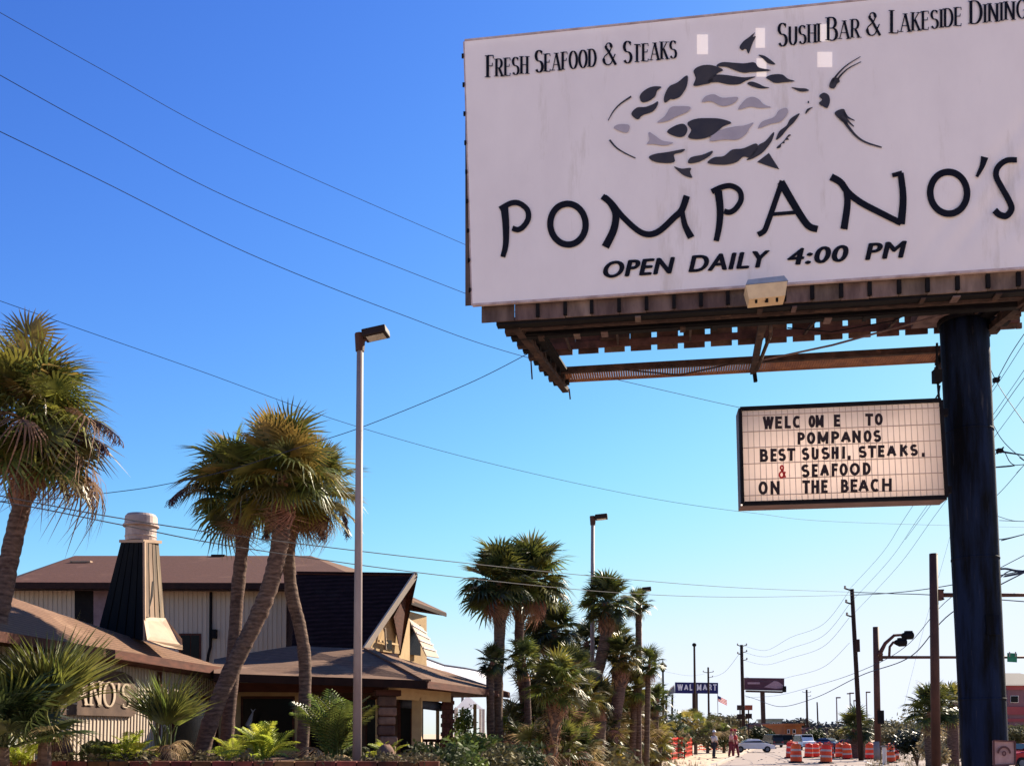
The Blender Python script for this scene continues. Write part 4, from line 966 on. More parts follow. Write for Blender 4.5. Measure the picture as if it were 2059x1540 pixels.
FM['y'] = [pinnate_mesh('fern_frond', 19, 1.0, 50, M['leafy'], .7, .03), pinnate_mesh('fern_frond', 18, .9, 51, M['leafy'], .9, .03)]
FM['yg'] = [pinnate_mesh('pinnate_frond', 20, 1.0, 52, M['shrubb'], .6, .02), pinnate_mesh('pinnate_frond', 20, 1.0, 53, M['leaf'], .75, .025)]
def put_frond(parent, me, loc, az, el, roll, sc, name='frond'):
    o = bpy.data.objects.new(name, me); C.objects.link(o); o.parent = parent
    o.location = loc - wpos(parent)
    m_ = Matrix.Rotation(az, 4, 'Z') @ Matrix.Rotation(-el, 4, 'Y') @ Matrix.Rotation(roll, 4, 'X')
    o.rotation_euler = m_.to_euler(); o.scale = (sc,) * 3
    return o
def crown(parent, ctr, Rm, n, keys, rnd, el_hi=88, el_lo=-30, dead=0, deadkeys=('x',), ax=Vector((0, 0, 1)), dead_lo=-85, dead_hi=-45):
    for i in range(n):
        u = (i + .5) / n; el = el_hi - (el_hi - el_lo) * u ** .85 + rnd.uniform(-8, 8)
        az = i * 2.39996 + rnd.uniform(-.3, .3); me = rnd.choice(FM[rnd.choice(keys)])
        put_frond(parent, me, ctr + ax * (.18 - .4 * u) * Rm * .5, az, R(el), rnd.uniform(-.5, .5), Rm / 1.5 * rnd.uniform(.82, 1.08))
    for i in range(dead):
        az = rnd.uniform(0, 6.28); el = rnd.uniform(dead_lo, dead_hi)
        put_frond(parent, rnd.choice(FM[rnd.choice(deadkeys)]), ctr - ax * .22 * Rm, az, R(el), rnd.uniform(-.6, .6), Rm / 1.6 * rnd.uniform(.7, 1.0), 'dead_frond')
def trunk(parent, pts, r0, r1, rnd, n=12, boots=0, m_=None):
    sp = spline(pts, 10); rs = []
    for i in range(len(sp)):
        t = i / (len(sp) - 1); rs.append((r0 + (r1 - r0) * t) * rnd.uniform(.93, 1.07))
    build(MB().tube(sp, rs, n), 'trunk', m_ or M['trunk'], parent, smooth=True)
    if boots:
        mb = MB(); tot = min(len(sp) - 1, int(boots))
        for i in range(tot * 9):
            t = i / (tot * 9) * tot; k = int(t); p = sp[k].lerp(sp[k + 1], t - k); a = i * 2.4; rr = r0 * 1.02
            ou = Vector((math.cos(a), math.sin(a), 0)); tg = Vector((-math.sin(a), math.cos(a), 0)) * rnd.choice((-1, 1))
            q = p + ou * rr * .8; e = q + ou * rr * .55 + Vector((0, 0, .26)) + tg * .09
            mb.bar(q, e, .055, .02, up=tuple(ou))
        b = build(mb, 'leaf_bases', M['boots'], parent); b['kind'] = 'stuff'
def palm(label, Z, px_pts, r0, r1, ctr, Rpx, n, keys, dead=0, boots=0, seed=1, group=None, name='sabal_palm', cat='palm tree', el_lo=-30, deadkeys=('x',), el_hi=88, cap=None, tz=0.0, dead_lo=-85, dead_hi=-45):
    rnd = random.Random(seed); n = int(n * 1.45); el_lo -= 18
    tp = [P(x, y, Z) for x, y in px_pts]
    while tp[-1].z > tz + .05:
        d = (tp[-1] - tp[-2]).normalized() if len(tp) > 1 else Vector((0, 0, -1))
        if d.z > -.5: d = Vector((d.x * .3, 0, -1)).normalized()
        tp.append(tp[-1] + d * min(2.5, (tp[-1].z - tz) / -d.z)); tp[-1].z = max(tp[-1].z, tz)
    t = thing(name, label, cat, (tp[-1].x, tp[-1].y, tz), group)
    trunk(t, tp, r0, r1, rnd, boots=boots)
    Rm = Rpx / FPX * Z; c = P(ctr[0], ctr[1], Z)
    c0 = tp[0]
    if (c - c0).length > .3: build(MB().tube([c0, c], [r0, r0 * .5], 8), 'crown_shaft', M['boots'], t)
    crown(t, c, Rm, n, keys, rnd, el_lo=el_lo, el_hi=el_hi, dead=dead, deadkeys=deadkeys, dead_lo=dead_lo, dead_hi=dead_hi)
    return t
def seed_stalk(parent, pts, seed, n=150, ln=.22):
    rnd = random.Random(seed); sp = spline(pts, 8); mb = MB(); mb.tube(sp, .012, 4)
    for i in range(n):
        t = rnd.random() ** .7 * (len(sp) - 1.01); k = int(t); p = sp[k].lerp(sp[k + 1], t - k)
        e = p + Vector((rnd.uniform(-.10, .10), rnd.uniform(-.10, .10), -rnd.uniform(.4, 1.0) * ln)); m_ = (p + e) / 2 + Vector((rnd.uniform(-.04, .04), 0, 0))
        mb.tube([p, m_, e], [.006, .008, .005], 3, caps=False)
    o = build(mb, 'seed_stalk', M['seed'], parent); return o
# large palm at the left edge
t = palm('largest palm, leaning at the left edge with a shaggy half dead crown', 17, [(52, 985), (38, 1040), (22, 1110), (8, 1180), (-6, 1260), (-14, 1400)], .145, .175, (62, 845), 168, 50, ('g', 'g', 'o'), dead=12, boots=8, seed=3, el_lo=-35, tz=1.0, dead_lo=-70, dead_hi=-30)
rnd = random.Random(5); c = P(85, 870, 17)
for i in range(16): put_frond(t, rnd.choice(FM[rnd.choice(('o', 'g', 'x'))]), c + Vector((rnd.uniform(-.2, .2), rnd.uniform(-.5, .1), rnd.uniform(-.3, .3))), R(rnd.uniform(-150, 30)), R(rnd.uniform(-50, -5)), rnd.uniform(-.5, .5), 1.0)
for px, py, az in ((110, 900, -20), (125, 905, 10)): put_frond(t, FM['x'][0], P(px, py, 17), R(az), R(-48), .2, 1.05, 'dead_frond')
put_frond(t, FM['o'][1], P(55, 640, 17) + Vector((0, 0, -.9)), R(90), R(85), .2, .8)
for k, pts in enumerate(([(90, 880), (150, 840), (200, 850), (240, 880)], [(90, 890), (160, 870), (215, 900)])):
    seed_stalk(t, [P(x, y, 16.8) for x, y in pts], 60 + k)
# cluster of three in front of the restaurant
G3 = 'three tall palms standing together before the restaurant'
t = palm('left palm of the trio, straight slim trunk before the upper roof', 21.5, [(492, 1035), (486, 1110), (477, 1200), (471, 1300), (463, 1400), (452, 1540)], .145, .15, (478, 985), 125, 34, ('g', 'o', 'g'), dead=7, boots=7, seed=11, group=G3, tz=1.0, el_lo=-25)
seed_stalk(t, [P(x, y, 21.3) for x, y in ((450, 975), (400, 970), (365, 985), (342, 1005))], 61, 200)
palm('front palm of the trio with the thick trunk slanting down to the left', 20.5, [(566, 1035), (563, 1090), (545, 1170), (518, 1240), (488, 1300), (455, 1370), (425, 1445), (398, 1540)], .19, .17, (568, 955), 140, 42, ('o', 'g', 'o'), dead=6, boots=6, seed=12, group=G3, tz=1.0, el_lo=-22)
t = palm('right palm of the trio with a bent trunk and brown hanging skirt', 21.8, [(590, 1050), (581, 1110), (586, 1190), (603, 1260), (613, 1330), (612, 1430), (606, 1540)], .14, .14, (628, 985), 118, 34, ('o', 'g', 'o'), dead=14, boots=6, seed=13, group=G3, tz=1.0, el_lo=-30, dead_lo=-75, dead_hi=-25)
for k, pts in enumerate(([(620, 1010), (640, 1045), (650, 1075)], [(660, 1000), (690, 1030), (700, 1070)], [(560, 1030), (540, 1050), (535, 1075)])):
    seed_stalk(t, [P(x, y, 21.6) for x, y in pts], 70 + k, 130)
# middle group beside the road
G4 = 'palms crowded beside the road past the restaurant'
pl = [
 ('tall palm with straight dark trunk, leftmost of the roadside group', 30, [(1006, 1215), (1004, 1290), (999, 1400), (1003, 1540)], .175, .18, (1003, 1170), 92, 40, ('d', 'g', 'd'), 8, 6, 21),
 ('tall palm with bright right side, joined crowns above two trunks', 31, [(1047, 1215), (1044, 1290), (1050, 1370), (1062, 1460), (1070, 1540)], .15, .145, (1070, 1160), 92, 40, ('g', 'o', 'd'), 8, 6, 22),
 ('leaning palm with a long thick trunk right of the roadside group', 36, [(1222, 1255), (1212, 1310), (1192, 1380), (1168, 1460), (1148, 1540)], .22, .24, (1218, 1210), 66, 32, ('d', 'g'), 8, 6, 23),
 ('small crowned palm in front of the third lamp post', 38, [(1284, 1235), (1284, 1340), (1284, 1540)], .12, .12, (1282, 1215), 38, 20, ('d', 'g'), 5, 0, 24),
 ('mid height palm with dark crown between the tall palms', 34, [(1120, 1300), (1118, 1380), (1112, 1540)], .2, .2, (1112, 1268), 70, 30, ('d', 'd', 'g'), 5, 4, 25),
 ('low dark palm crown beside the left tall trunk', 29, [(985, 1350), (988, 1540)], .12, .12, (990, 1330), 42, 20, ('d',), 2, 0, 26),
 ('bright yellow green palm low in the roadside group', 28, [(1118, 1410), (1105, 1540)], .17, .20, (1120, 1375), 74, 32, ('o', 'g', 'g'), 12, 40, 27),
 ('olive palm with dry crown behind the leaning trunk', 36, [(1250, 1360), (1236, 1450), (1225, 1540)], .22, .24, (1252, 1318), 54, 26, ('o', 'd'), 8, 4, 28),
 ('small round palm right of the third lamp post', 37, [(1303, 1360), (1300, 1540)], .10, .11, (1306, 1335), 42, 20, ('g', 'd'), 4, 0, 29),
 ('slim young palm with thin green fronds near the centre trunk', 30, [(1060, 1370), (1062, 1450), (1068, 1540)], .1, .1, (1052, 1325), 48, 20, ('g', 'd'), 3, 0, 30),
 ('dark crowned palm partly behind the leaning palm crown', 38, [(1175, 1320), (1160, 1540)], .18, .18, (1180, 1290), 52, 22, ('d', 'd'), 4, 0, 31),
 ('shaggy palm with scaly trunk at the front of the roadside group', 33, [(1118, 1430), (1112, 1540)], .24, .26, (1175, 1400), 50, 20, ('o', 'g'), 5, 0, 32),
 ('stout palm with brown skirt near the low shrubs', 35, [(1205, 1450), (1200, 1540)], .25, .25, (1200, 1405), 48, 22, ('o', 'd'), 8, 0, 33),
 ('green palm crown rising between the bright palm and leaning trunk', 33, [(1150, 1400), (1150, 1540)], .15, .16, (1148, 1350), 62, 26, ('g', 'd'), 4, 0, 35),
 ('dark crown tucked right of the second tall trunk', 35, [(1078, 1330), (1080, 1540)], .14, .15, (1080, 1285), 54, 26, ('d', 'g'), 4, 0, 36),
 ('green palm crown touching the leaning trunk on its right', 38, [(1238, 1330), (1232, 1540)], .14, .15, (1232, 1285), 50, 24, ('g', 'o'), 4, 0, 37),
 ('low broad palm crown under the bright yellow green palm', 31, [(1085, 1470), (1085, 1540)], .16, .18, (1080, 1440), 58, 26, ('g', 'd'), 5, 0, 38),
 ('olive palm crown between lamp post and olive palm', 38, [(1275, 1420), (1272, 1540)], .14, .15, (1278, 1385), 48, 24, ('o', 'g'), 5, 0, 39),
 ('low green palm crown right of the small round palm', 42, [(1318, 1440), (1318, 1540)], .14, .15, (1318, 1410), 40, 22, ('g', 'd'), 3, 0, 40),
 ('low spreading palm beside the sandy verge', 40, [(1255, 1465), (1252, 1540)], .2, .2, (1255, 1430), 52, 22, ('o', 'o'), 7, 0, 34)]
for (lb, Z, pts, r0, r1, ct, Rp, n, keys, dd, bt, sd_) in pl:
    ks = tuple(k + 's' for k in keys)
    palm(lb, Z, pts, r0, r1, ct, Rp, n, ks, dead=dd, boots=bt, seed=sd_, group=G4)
# foreground fan palms and ferns
def bush(label, base, top_px, n, keys, Rm, seed, name, cat, el=(25, 88), group=None, skirt=0, stem=0.0, skey='t', spread=0.15):
    rnd = random.Random(seed); t = thing(name, label, cat, base, group)
    top = base + Vector((0, 0, stem))
    if stem: build(MB().tube([base, top], [.12, .10], 8), 'stem', M['trunk'], t)
    for i in range(n):
        e = el[1] - (el[1] - el[0]) * ((i + .5) / n) + rnd.uniform(-6, 6)
        put_frond(t, rnd.choice(FM[rnd.choice(keys)]), top + Vector((rnd.uniform(-1, 1) * spread, rnd.uniform(-1, 1) * spread, 0)), i * 2.4 + rnd.uniform(-.3, .3), R(e), rnd.uniform(-.4, .4), Rm / 1.6 * rnd.uniform(.8, 1.1))
    for i in range(skirt):
        put_frond(t, rnd.choice(FM[skey]), top - Vector((0, 0, .05)), rnd.uniform(0, 6.28), R(rnd.uniform(-10, 42)), rnd.uniform(-.4, .4), Rm / 3.8, 'dry_frond')
    return t
bz = lambda px, Z, z=None: Vector((P(px, 1500, Z).x, Z, zt_ - .05 if z is None else z))
bush('dark green fan palm bush at the left edge before the wing wall', bz(5, 15.5, 1.05), None, 22, ('d', 'd', 'stiff'), 1.45, 81, 'fan_palm', 'fan palm', (15, 88), skirt=0, stem=.35)
bush('large stiff fan palm standing in front of the wall sign', bz(90, 16.2, 1.05), None, 17, ('stiff',), 2.0, 82, 'fan_palm', 'fan palm', (56, 90), skirt=2, stem=.42)
bush('upright narrow fan palm with dry skirt right of the wall sign', bz(332, 17.6, 1.1), None, 14, ('stiff',), 1.35, 83, 'fan_palm', 'fan palm', (66, 90), skirt=7, stem=.30)
bush('green arching fan palm left of the near lamp post', bz(672, 20.0, .95), None, 26, ('yg',), 2.25, 84, 'fan_palm', 'fan palm', (55, 88), skirt=7, stem=.15)
FG = 'yellow green ferns along the planter wall'
for k, (px, Z, s_, n, lb) in enumerate(((38, 16.7, .55, 16, 'yellow green fern at the far left end of the planter'), (262, 17.5, .62, 18, 'yellow green fern below the narrow fan palm'), (528, 18.6, .80, 26, 'broad bright yellow fern under the dark front window'), (468, 19.0, .55, 12, 'small bright fern beside the slanting palm trunk'), (772, 19.5, .5, 10, 'small yellow plant at the foot of the stone column'))):
    bush(lb, bz(px, Z, zt_ - .06), None, n, ('y',), s_ * 1.7, 90 + k, 'fern', 'fern', (12, 85), group=FG)
def leaf_cloud(mb, c, rx, ry, rz, n, sz, rnd, shell=.55, flat=0):
    for i in range(n):
        u = rnd.uniform(-1, 1); a = rnd.uniform(0, 6.283); q = math.sqrt(max(0, 1 - u * u)); r_ = (shell + (1 - shell) * rnd.random()) * (1 + .18 * math.sin(a * 3 + u * 4))
        p = Vector((c[0] + rx * r_ * q * math.cos(a), c[1] + ry * r_ * q * math.sin(a), c[2] + rz * r_ * u))
        d = Vector((rnd.gauss(0, 1), rnd.gauss(0, 1), rnd.gauss(0, .7))).normalized(); e = d.orthogonal().normalized(); s_ = sz * rnd.uniform(.6, 1.4)
        o = len(mb.v); mb.v += [tuple(p - d * s_), tuple(p + e * s_ * .45), tuple(p + d * s_), tuple(p - e * s_ * .45)]; mb.f.append((o, o + 1, o + 2, o + 3))
def shrub(label, c, r, n, sz, m_, seed, group=None, cat='shrub', name='shrub', clumps=6, twig=True):
    rnd = random.Random(seed); t = thing(name, label, cat, (c[0], c[1], 0), group); mb = MB()
    for k in range(clumps):
        q = Vector((c[0] + rnd.uniform(-.5, .5) * r[0], c[1] + rnd.uniform(-.5, .5) * r[1], c[2] + rnd.uniform(-.35, .45) * r[2]))
        f = rnd.uniform(.45, .75); leaf_cloud(mb, q, r[0] * f, r[1] * f, r[2] * f, n // clumps, sz, rnd, .35)
    build(mb, 'foliage', m_, t)
    if twig:
        mb = MB()
        for k in range(5): mb.tube([(c[0], c[1], 0), (c[0] + rnd.uniform(-.3, .3) * r[0], c[1] + rnd.uniform(-.3, .3) * r[1], c[2] * .6), (c[0] + rnd.uniform(-.6, .6) * r[0], c[1] + rnd.uniform(-.6, .6) * r[1], c[2] + .4 * r[2])], [.04, .03, .01], 5)
        build(mb, 'stems', M['bark'], t)
    return t
SG = 'shrubs around the porch and under the palms'
shr = [((940, 1500), 27, (.75, .5, .45), M['shrubb'], 'bright leafy shrub in front of the porch railing'), ((985, 1512), 27.5, (.65, .5, .5), M['shrubb'], 'light green shrub between railing and tall palm trunk'),
       ((935, 1450), 33, (.45, .4, .55), M['shrubb'], 'sunlit shrub under the small white gazebo roof'), ((1010, 1460), 32, (.3, .4, .35), M['leafy'], 'yellow leaved twig shrub right of the tall dark trunk'),
       ((1035, 1500), 33, (.6, .6, .9), M['shrubo'], 'brownish shrub between the two tall palm trunks'), ((1085, 1500), 36, (.8, .8, 1.2), M['shrubo'], 'tall olive shrub behind the scaly palm trunk'),
       ((1150, 1490), 37, (.8, .8, 1.3), M['shrub'], 'dark green shrub behind the leaning palm trunk'), ((1195, 1500), 38, (.9, .8, 1.2), M['shrubo'], 'olive brown shrub right of the leaning trunk foot'),
       ((860, 1520), 23, (.5, .4, .35), M['shrub'], 'dark low shrub before the beige porch post'), ((700, 1520), 22, (.6, .4, .4), M['shrub'], 'dark shrub behind the arching fan palm'),
       ((1240, 1495), 42, (1.1, 1, 1.1), M['shrub'], 'rounded green shrub beside the sandy verge edge'), ((200, 1512), 17.6, (.5, .35, .22), M['shrub'], 'dark low shrub under the wall sign'),
       ((885, 1535), 19.5, (.55, .45, .40), M['shrub'], 'dark green shrub at the right end of the planter'), ((945, 1528), 21, (.6, .5, .5), M['shrubb'], 'bright shrub hiding the foot of the brick column'),
       ((1000, 1535), 23, (.65, .5, .55), M['shrubo'], 'olive shrub at the foot of the tallest dark trunk'), ((1050, 1530), 25, (.6, .5, .6), M['shrub'], 'green shrub before the second tall trunk')]
for k, (pp, Z, r, m_, lb) in enumerate(shr):
    c = P(pp[0], pp[1], Z); shrub(lb, (c.x, c.y, c.z), r, int(900 * r[0] * r[2] / .35), .07 if Z < 34 else .10, m_, 100 + k, SG)
# leafy ground cover spilling over the planter edge
rnd = random.Random(64); gc = MB()
for k in range(90):
    px = rnd.uniform(-20, 880); c = P(px, 1520, 17.15 + rnd.uniform(-.1, .8))
    if rnd.random() < .15: continue
    leaf_cloud(gc, (c.x, c.y - .12, zt_ + rnd.uniform(-.14, .08)), .24, .16, .12, 60, .045, rnd, .2)
o = build(gc, 'ground_cover', M['shrubo']); tag(o, 'trailing leafy ground cover along the planter edge', 'ground cover', kind='stuff')
PG2 = 'low palmettos filling the ground under the roadside palms'
pn = ['left of the scaly trunk', 'at the foot of the scaly trunk', 'right of the scaly trunk', 'before the leaning trunk', 'right of the leaning trunk', 'near the stout brown skirted palm', 'under the small round palm', 'at the foot of the third lamp post', 'right of the third lamp post', 'close to the verge sand', 'beside the second tall trunk', 'between the two tall trunks', 'below the olive palm crown', 'under the dark mid height palm', 'with dark crown behind the second tall trunk', 'green, behind the scaly trunk', 'tallest, dark, behind the leaning trunk', 'olive, behind the stout palm', 'dark, behind the third lamp post', 'green, lowest at left of the scaly trunk foot', 'green, lowest at right of the scaly trunk foot', 'dark, lowest before the leaning trunk', 'dark, nearest the orange netting', 'dark, deep in the gap beside the mid height palm']
for k, (px, py, Z, s_, ks) in enumerate(((1075, 1470, 31, .8, 'o'), (1100, 1500, 30, .7, 'o'), (1140, 1460, 32, .85, 'g'), (1165, 1490, 33, .8, 'o'), (1200, 1450, 36, .9, 'd'), (1225, 1480, 36, .8, 'o'), (1262, 1440, 40, .9, 'g'), (1285, 1470, 41, .9, 'o'), (1310, 1450, 43, .9, 'g'), (1322, 1490, 42, .8, 'o'), (1045, 1490, 29, .6, 'd'), (1025, 1450, 33, .7, 'o'), (1240, 1400, 39, .9, 'g'), (1105, 1430, 35, .8, 'd'), (1060, 1400, 34, .9, 'd'), (1140, 1430, 36, 1.0, 'g'), (1185, 1380, 39, 1.0, 'd'), (1215, 1420, 38, 1.0, 'o'), (1275, 1425, 44, 1.0, 'd'), (1075, 1500, 28, .8, 'g'), (1135, 1505, 29, .8, 'g'), (1170, 1515, 31, .8, 'd'), (1305, 1480, 44, .9, 'd'), (1100, 1395, 37, 1.0, 'd'))):
    c = P(px, py, Z); rnd = random.Random(500 + k); t = thing('palmetto', 'palmetto ' + pn[k], 'palmetto', (c.x, c.y, 0), PG2)
    build(MB().tube([(c.x, c.y, 0), (c.x + .05, c.y, c.z)], [.16, .13], 8), 'trunk', M['trunk'], t)
    for i in range(30):
        u = i / 30; put_frond(t, rnd.choice(FM[rnd.choice((ks + 's', ks + 's', 't' if k % 2 else 'x'))]), c + Vector((0, 0, -.5 * u * c.z * .8)), i * 2.4 + rnd.uniform(-.3, .3), R(85 - 130 * u + rnd.uniform(-10, 10)), rnd.uniform(-.5, .5), s_ * rnd.uniform(.6, .95))
# boulders in the planter
for k, (px, py, s_, lb) in enumerate(((775, 1518, .17, 'brown boulder at the foot of the stone column'), (122, 1512, .22, 'rounded rock behind the left planter wall'), (196, 1517, .2, 'rust brown rock in the planter bed'))):
    c = P(px, py, 18.5); mb = MB(); mb.sphere(c, s_, 12, 8, 1.25); rnd = random.Random(k)
    mb.v = [(v[0] + rnd.uniform(-.02, .02), v[1] + rnd.uniform(-.02, .02), v[2] + rnd.uniform(-.02, .02)) for v in mb.v]
    mb.v = [(v[0], v[1], max(v[2], zt_ - .15)) for v in mb.v]
    o = build(mb, 'boulder', M['stone'], loc=(c.x, c.y, zt_ - .1), smooth=True); tag(o, lb, 'rock')
# understorey mass of palmettos running away beside the road
rnd = random.Random(9)
under = MB()
for k in range(60):
    Z = rnd.uniform(29, 47); px = rnd.uniform(860, 1275); c = P(px, 1500, Z)
    if Z < 31 and px < 1000: continue
    leaf_cloud(under, (c.x, c.y, rnd.uniform(.25, .9)), .8, .8, .6, 110, .13, rnd, .3)
o = build(under, 'undergrowth', M['shrubo']); tag(o, 'tangled olive undergrowth beneath the roadside palms', 'undergrowth', kind='stuff')
PG = 'clumps of palmetto lining the road'
names = ['beside the lamp post foot', 'before the two post blue sign', 'with orange netting at its foot', 'tallest of the hedge row', 'dark and dense in the row', 'dry and tan in the row', 'near the flag', 'at the far end of the row', 'low at the verge edge']
hedge = [(1290, 1450, 44, .85), (1326, 1448, 66, 1.1), (1362, 1436, 68, 1.15), (1398, 1430, 78, 1.3), (1422, 1446, 84, 1.3), (1296, 1480, 46, .8), (1455, 1452, 85, 1.25), (1475, 1470, 95, 1.1), (1345, 1485, 64, .7)]
for k, (px, py, Z, s_) in enumerate(hedge):
    c = P(px, py, Z); rnd = random.Random(200 + k)
    t = thing('palmetto_clump', 'palmetto clump ' + names[k], 'palmetto', (c.x, c.y, 0), PG)
    top = c.z
    mb = MB()
    for q in range(7): leaf_cloud(mb, (c.x + rnd.uniform(-.9, .9) * s_, c.y + rnd.uniform(-1, 1), rnd.uniform(.3, .85) * top), .9, .9, .7, 130, .15, rnd, .2)
    build(mb, 'foliage', M['shrubo'] if k % 2 else M['shrub'], t)
    for i in range(26):
        h = rnd.uniform(.35, 1.0) * top
        put_frond(t, rnd.choice(FM[rnd.choice(('os', 'ds', 'gs', 't'))]), Vector((c.x + rnd.uniform(-1.1, 1.1) * s_, c.y + rnd.uniform(-1.3, .6), h * .85)), rnd.uniform(0, 6.28), R(rnd.uniform(0, 80)), rnd.uniform(-.5, .5), .62 * s_)
    mb = MB(); mb.tube([(c.x, c.y, 0), (c.x, c.y, top * .7)], [.15, .12], 6); build(mb, 'trunk', M['trunk'], t)
# ---------------------------------------------------------------- lamp posts
def lamp(label, Z, base_px, top, r0, r1, arm_dx, head, group=None, mpole=None):
    """top pixel of the pole; head = (dx px to head centre, dy, length m, height m, tilt)"""
    tp = P(top[0], top[1], Z); bx = P(base_px, 1540, Z).x + (P(base_px, 1540, Z).x - tp.x) * 0.0
    t = thing('lamp_post', label, 'street lamp', (bx, Z, 0), group)
    build(MB().tube([(bx, Z, 0), (bx + (tp.x - bx) * .5, Z, tp.z / 2), tp], [r1, (r0 + r1) / 2, r0], 10), 'pole', mpole or M['bronzel'], t, smooth=True)
    build(MB().box((bx, Z, .12), (r1 * 5, r1 * 5, .24)), 'base', M['curb'], t)
    sgn, L, H, W_, tl = head
    s_ = math.sin(R(tl)); c_ = math.cos(R(tl)); X = Vector((sgn * c_, -.15, s_)).normalized(); Yv = Vector((0.15 * sgn, 1, 0)).normalized(); Zv = X.cross(Yv); Zv = Zv if Zv.z > 0 else -Zv
    build(MB().tube([tp - Vector((0, 0, .22)), tp + Vector((0, 0, .12))], [r0 * 1.35, r0 * 1.7], 8), 'neck', M['orange'] if False else M['bronze'], t)
    hc = tp + X * (L / 2 + r0 * 1.4) + Zv * .06
    build(MB().bar(tp, tp + X * (r0 * 2.2) + Zv * .05, r0 * 1.4, .12), 'arm', M['bronze'], t)
    hd = build(MB().box(hc, (L, W_, H), ex=X, ey=Yv, ez=Zv), 'head', M['head'], t, bevel=.02)
    build(MB().box(hc - Zv * (H / 2 + .006), (L * .72, W_ * .7, .012), ex=X, ey=Yv, ez=Zv), 'lens', mat('lamp_lens', (.45, .42, .38), .3), hd)
    return t
lamp('nearest lamp post, tall thin pole in front of the restaurant', 18.5, 718, (724, 684), .062, .088, 0, (1, .47, .15, .34, 9))
lamp('second lamp post, rising behind the leaning roadside palm', 37, 1190, (1192, 1044), .07, .09, 0, (1, .46, .17, .36, 4))
lamp('third lamp post, its head just above a small palm', 44, 1289, (1287, 1188), .07, .09, 0, (1, .40, .16, .34, 4))
# far lamps
def far_lamp(label, px, ytop, Z, double=False, ball=False):
    tp = P(px, ytop, Z); t = thing('lamp_post', label, 'street lamp', (tp.x, Z, 0), 'far street lamps')
    build(MB().tube([(tp.x, Z, 0), tp], [.13, .09], 6), 'pole', M['steel'] if not ball else M['wood'], t)
    k = Z / 2000
    if ball: build(MB().sphere(tp, 4.5 * k, 8, 6, .9), 'head', M['black'], t)
    else:
        build(MB().box(tp + Vector((3.5 * k, 0, 0)), (8 * k, .4, 2.5 * k)), 'head', M['bronze'], t)
        if double: build(MB().box(tp + Vector((-3 * k, 0, -1 * k)), (5 * k, .4, 2.2 * k)), 'head', M['bronze'], t)
far_lamp('lamp post with a round dark head above the blue shop sign', 1396, 1296, 90, ball=True)
far_lamp('far lamp left of the double headed one', 1682, 1402, 150)
far_lamp('far double headed lamp left of the big utility pole', 1709, 1393, 150, True)
far_lamp('far lamp right of the big utility pole', 1742, 1391, 150)
far_lamp('lowest far lamp beside the double headed one', 1717, 1408, 190)
# ornamental lantern
lp = P(1333, 1352, 75); t = thing('lantern_post', 'ornamental lantern post right of the roadside palms', 'street lamp', (lp.x, 75, 0))
build(MB().tube([(lp.x, 75, 0), lp], [.12, .07], 8), 'pole', M['black'], t)
build(MB().lathe(lp, [(.06, 0), (.2, .25), (.3, .5), (.34, .52), (.05, .8), (.02, 1.0)], 8), 'lantern', M['black'], t)

# ---------------------------------------------------------------- traffic mast arms
def mast(label, Z, px, ytop, ybar, r, x_end, tilt=0):
    tp = P(px, ytop, Z); t = thing('signal_mast', label, 'traffic mast', (P(px + 5, 1540, Z).x, Z, 0))
    build(MB().tube([(P(px + 5, 1540, Z).x, Z, 0), tp], [r * 1.12, r], 14), 'pole', M['bronze'], t, smooth=True)
    a = P(px, ybar, Z - .0); b = P(x_end, ybar - tilt, Z - .1)
    build(MB().tube([a, b], [r * .55, r * .38], 10), 'mast_arm', M['bronze'], t, smooth=True)
    build(MB().box(a + Vector((r * 1.5, 0, 0)), (r * 1.2, r * 1.9, r * 2.6)), 'arm_clamp', M['bronze'], t)
    for s_ in (-1, 1): build(MB().box(a + Vector((r * 1.9, -r, s_ * r * 1.1)), (r * .5, r * .4, r * .3)), 'clamp_bolt', M['black'], t)
    return t
t = mast('near brown signal mast just left of the blue pole', 40, 1877, 1113, 1196, .165, 2180)
t2 = mast('shorter far signal mast with two floodlights on its arm', 60, 1761, 1260, 1321, .175, 2150)
build(MB().box(P(1771, 1441, 59.7), (.3, .3, .8)), 'control_box', M['black'], t2)
sl = MB().tube([(P(1765, 1540, 60).x, 60, 0), P(1763, 1490, 60)], [.22, .21], 12); build(sl, 'base_sleeve', M['steel'], t2, smooth=True)
for k, pts in enumerate(([(1768, 1316), (1780, 1293), (1798, 1277), (1812, 1276)], [(1788, 1318), (1789, 1300), (1796, 1291), (1804, 1290)])):
    build(MB().tube([P(x, y, 59.8) for x, y in pts], [.14, .11, .09, .08] if k == 0 else .08, 8), 'light_bracket', M['bronze'], t2)
for k, (x, y, dx) in enumerate(((1825, 1277, 1), (1811, 1291, 1))):
    c = P(x, y, 59.8); mb = MB(); mb.tube([c + Vector((-.36, 0, 0)), c + Vector((-.1, 0, -.02)), c + Vector((.28, 0, 0)), c + Vector((.34, 0, .0))], [.12, .24, .24, .17], 10)
    build(mb, 'floodlight', M['black'], t2, smooth=False)
    build(MB().box(c + Vector((.05, 0, .22)), (.4, .3, .1)), 'ballast_box', M['black'], t2)
gs = thing('street_name_sign', 'small green street sign hanging on the far mast arm', 'street sign', P(2036, 1322, 59.6))
build(MB().slab([P(2026, 1312, 59.6), P(2045, 1313, 59.6), P(2045, 1331, 59.6), P(2026, 1330, 59.6)], .05, (0, 1, 0)), 'sign_panel', mat('sign_green', (.02, .17, .10), .5, (.015, .13, .08), 3), gs)
build(MB().bar(P(2030, 1310, 59.5), P(2030, 1320, 59.5), .05, .05), 'hanger', M['steel'], gs); build(MB().bar(P(2042, 1310, 59.5), P(2042, 1320, 59.5), .05, .05), 'hanger', M['steel'], gs)
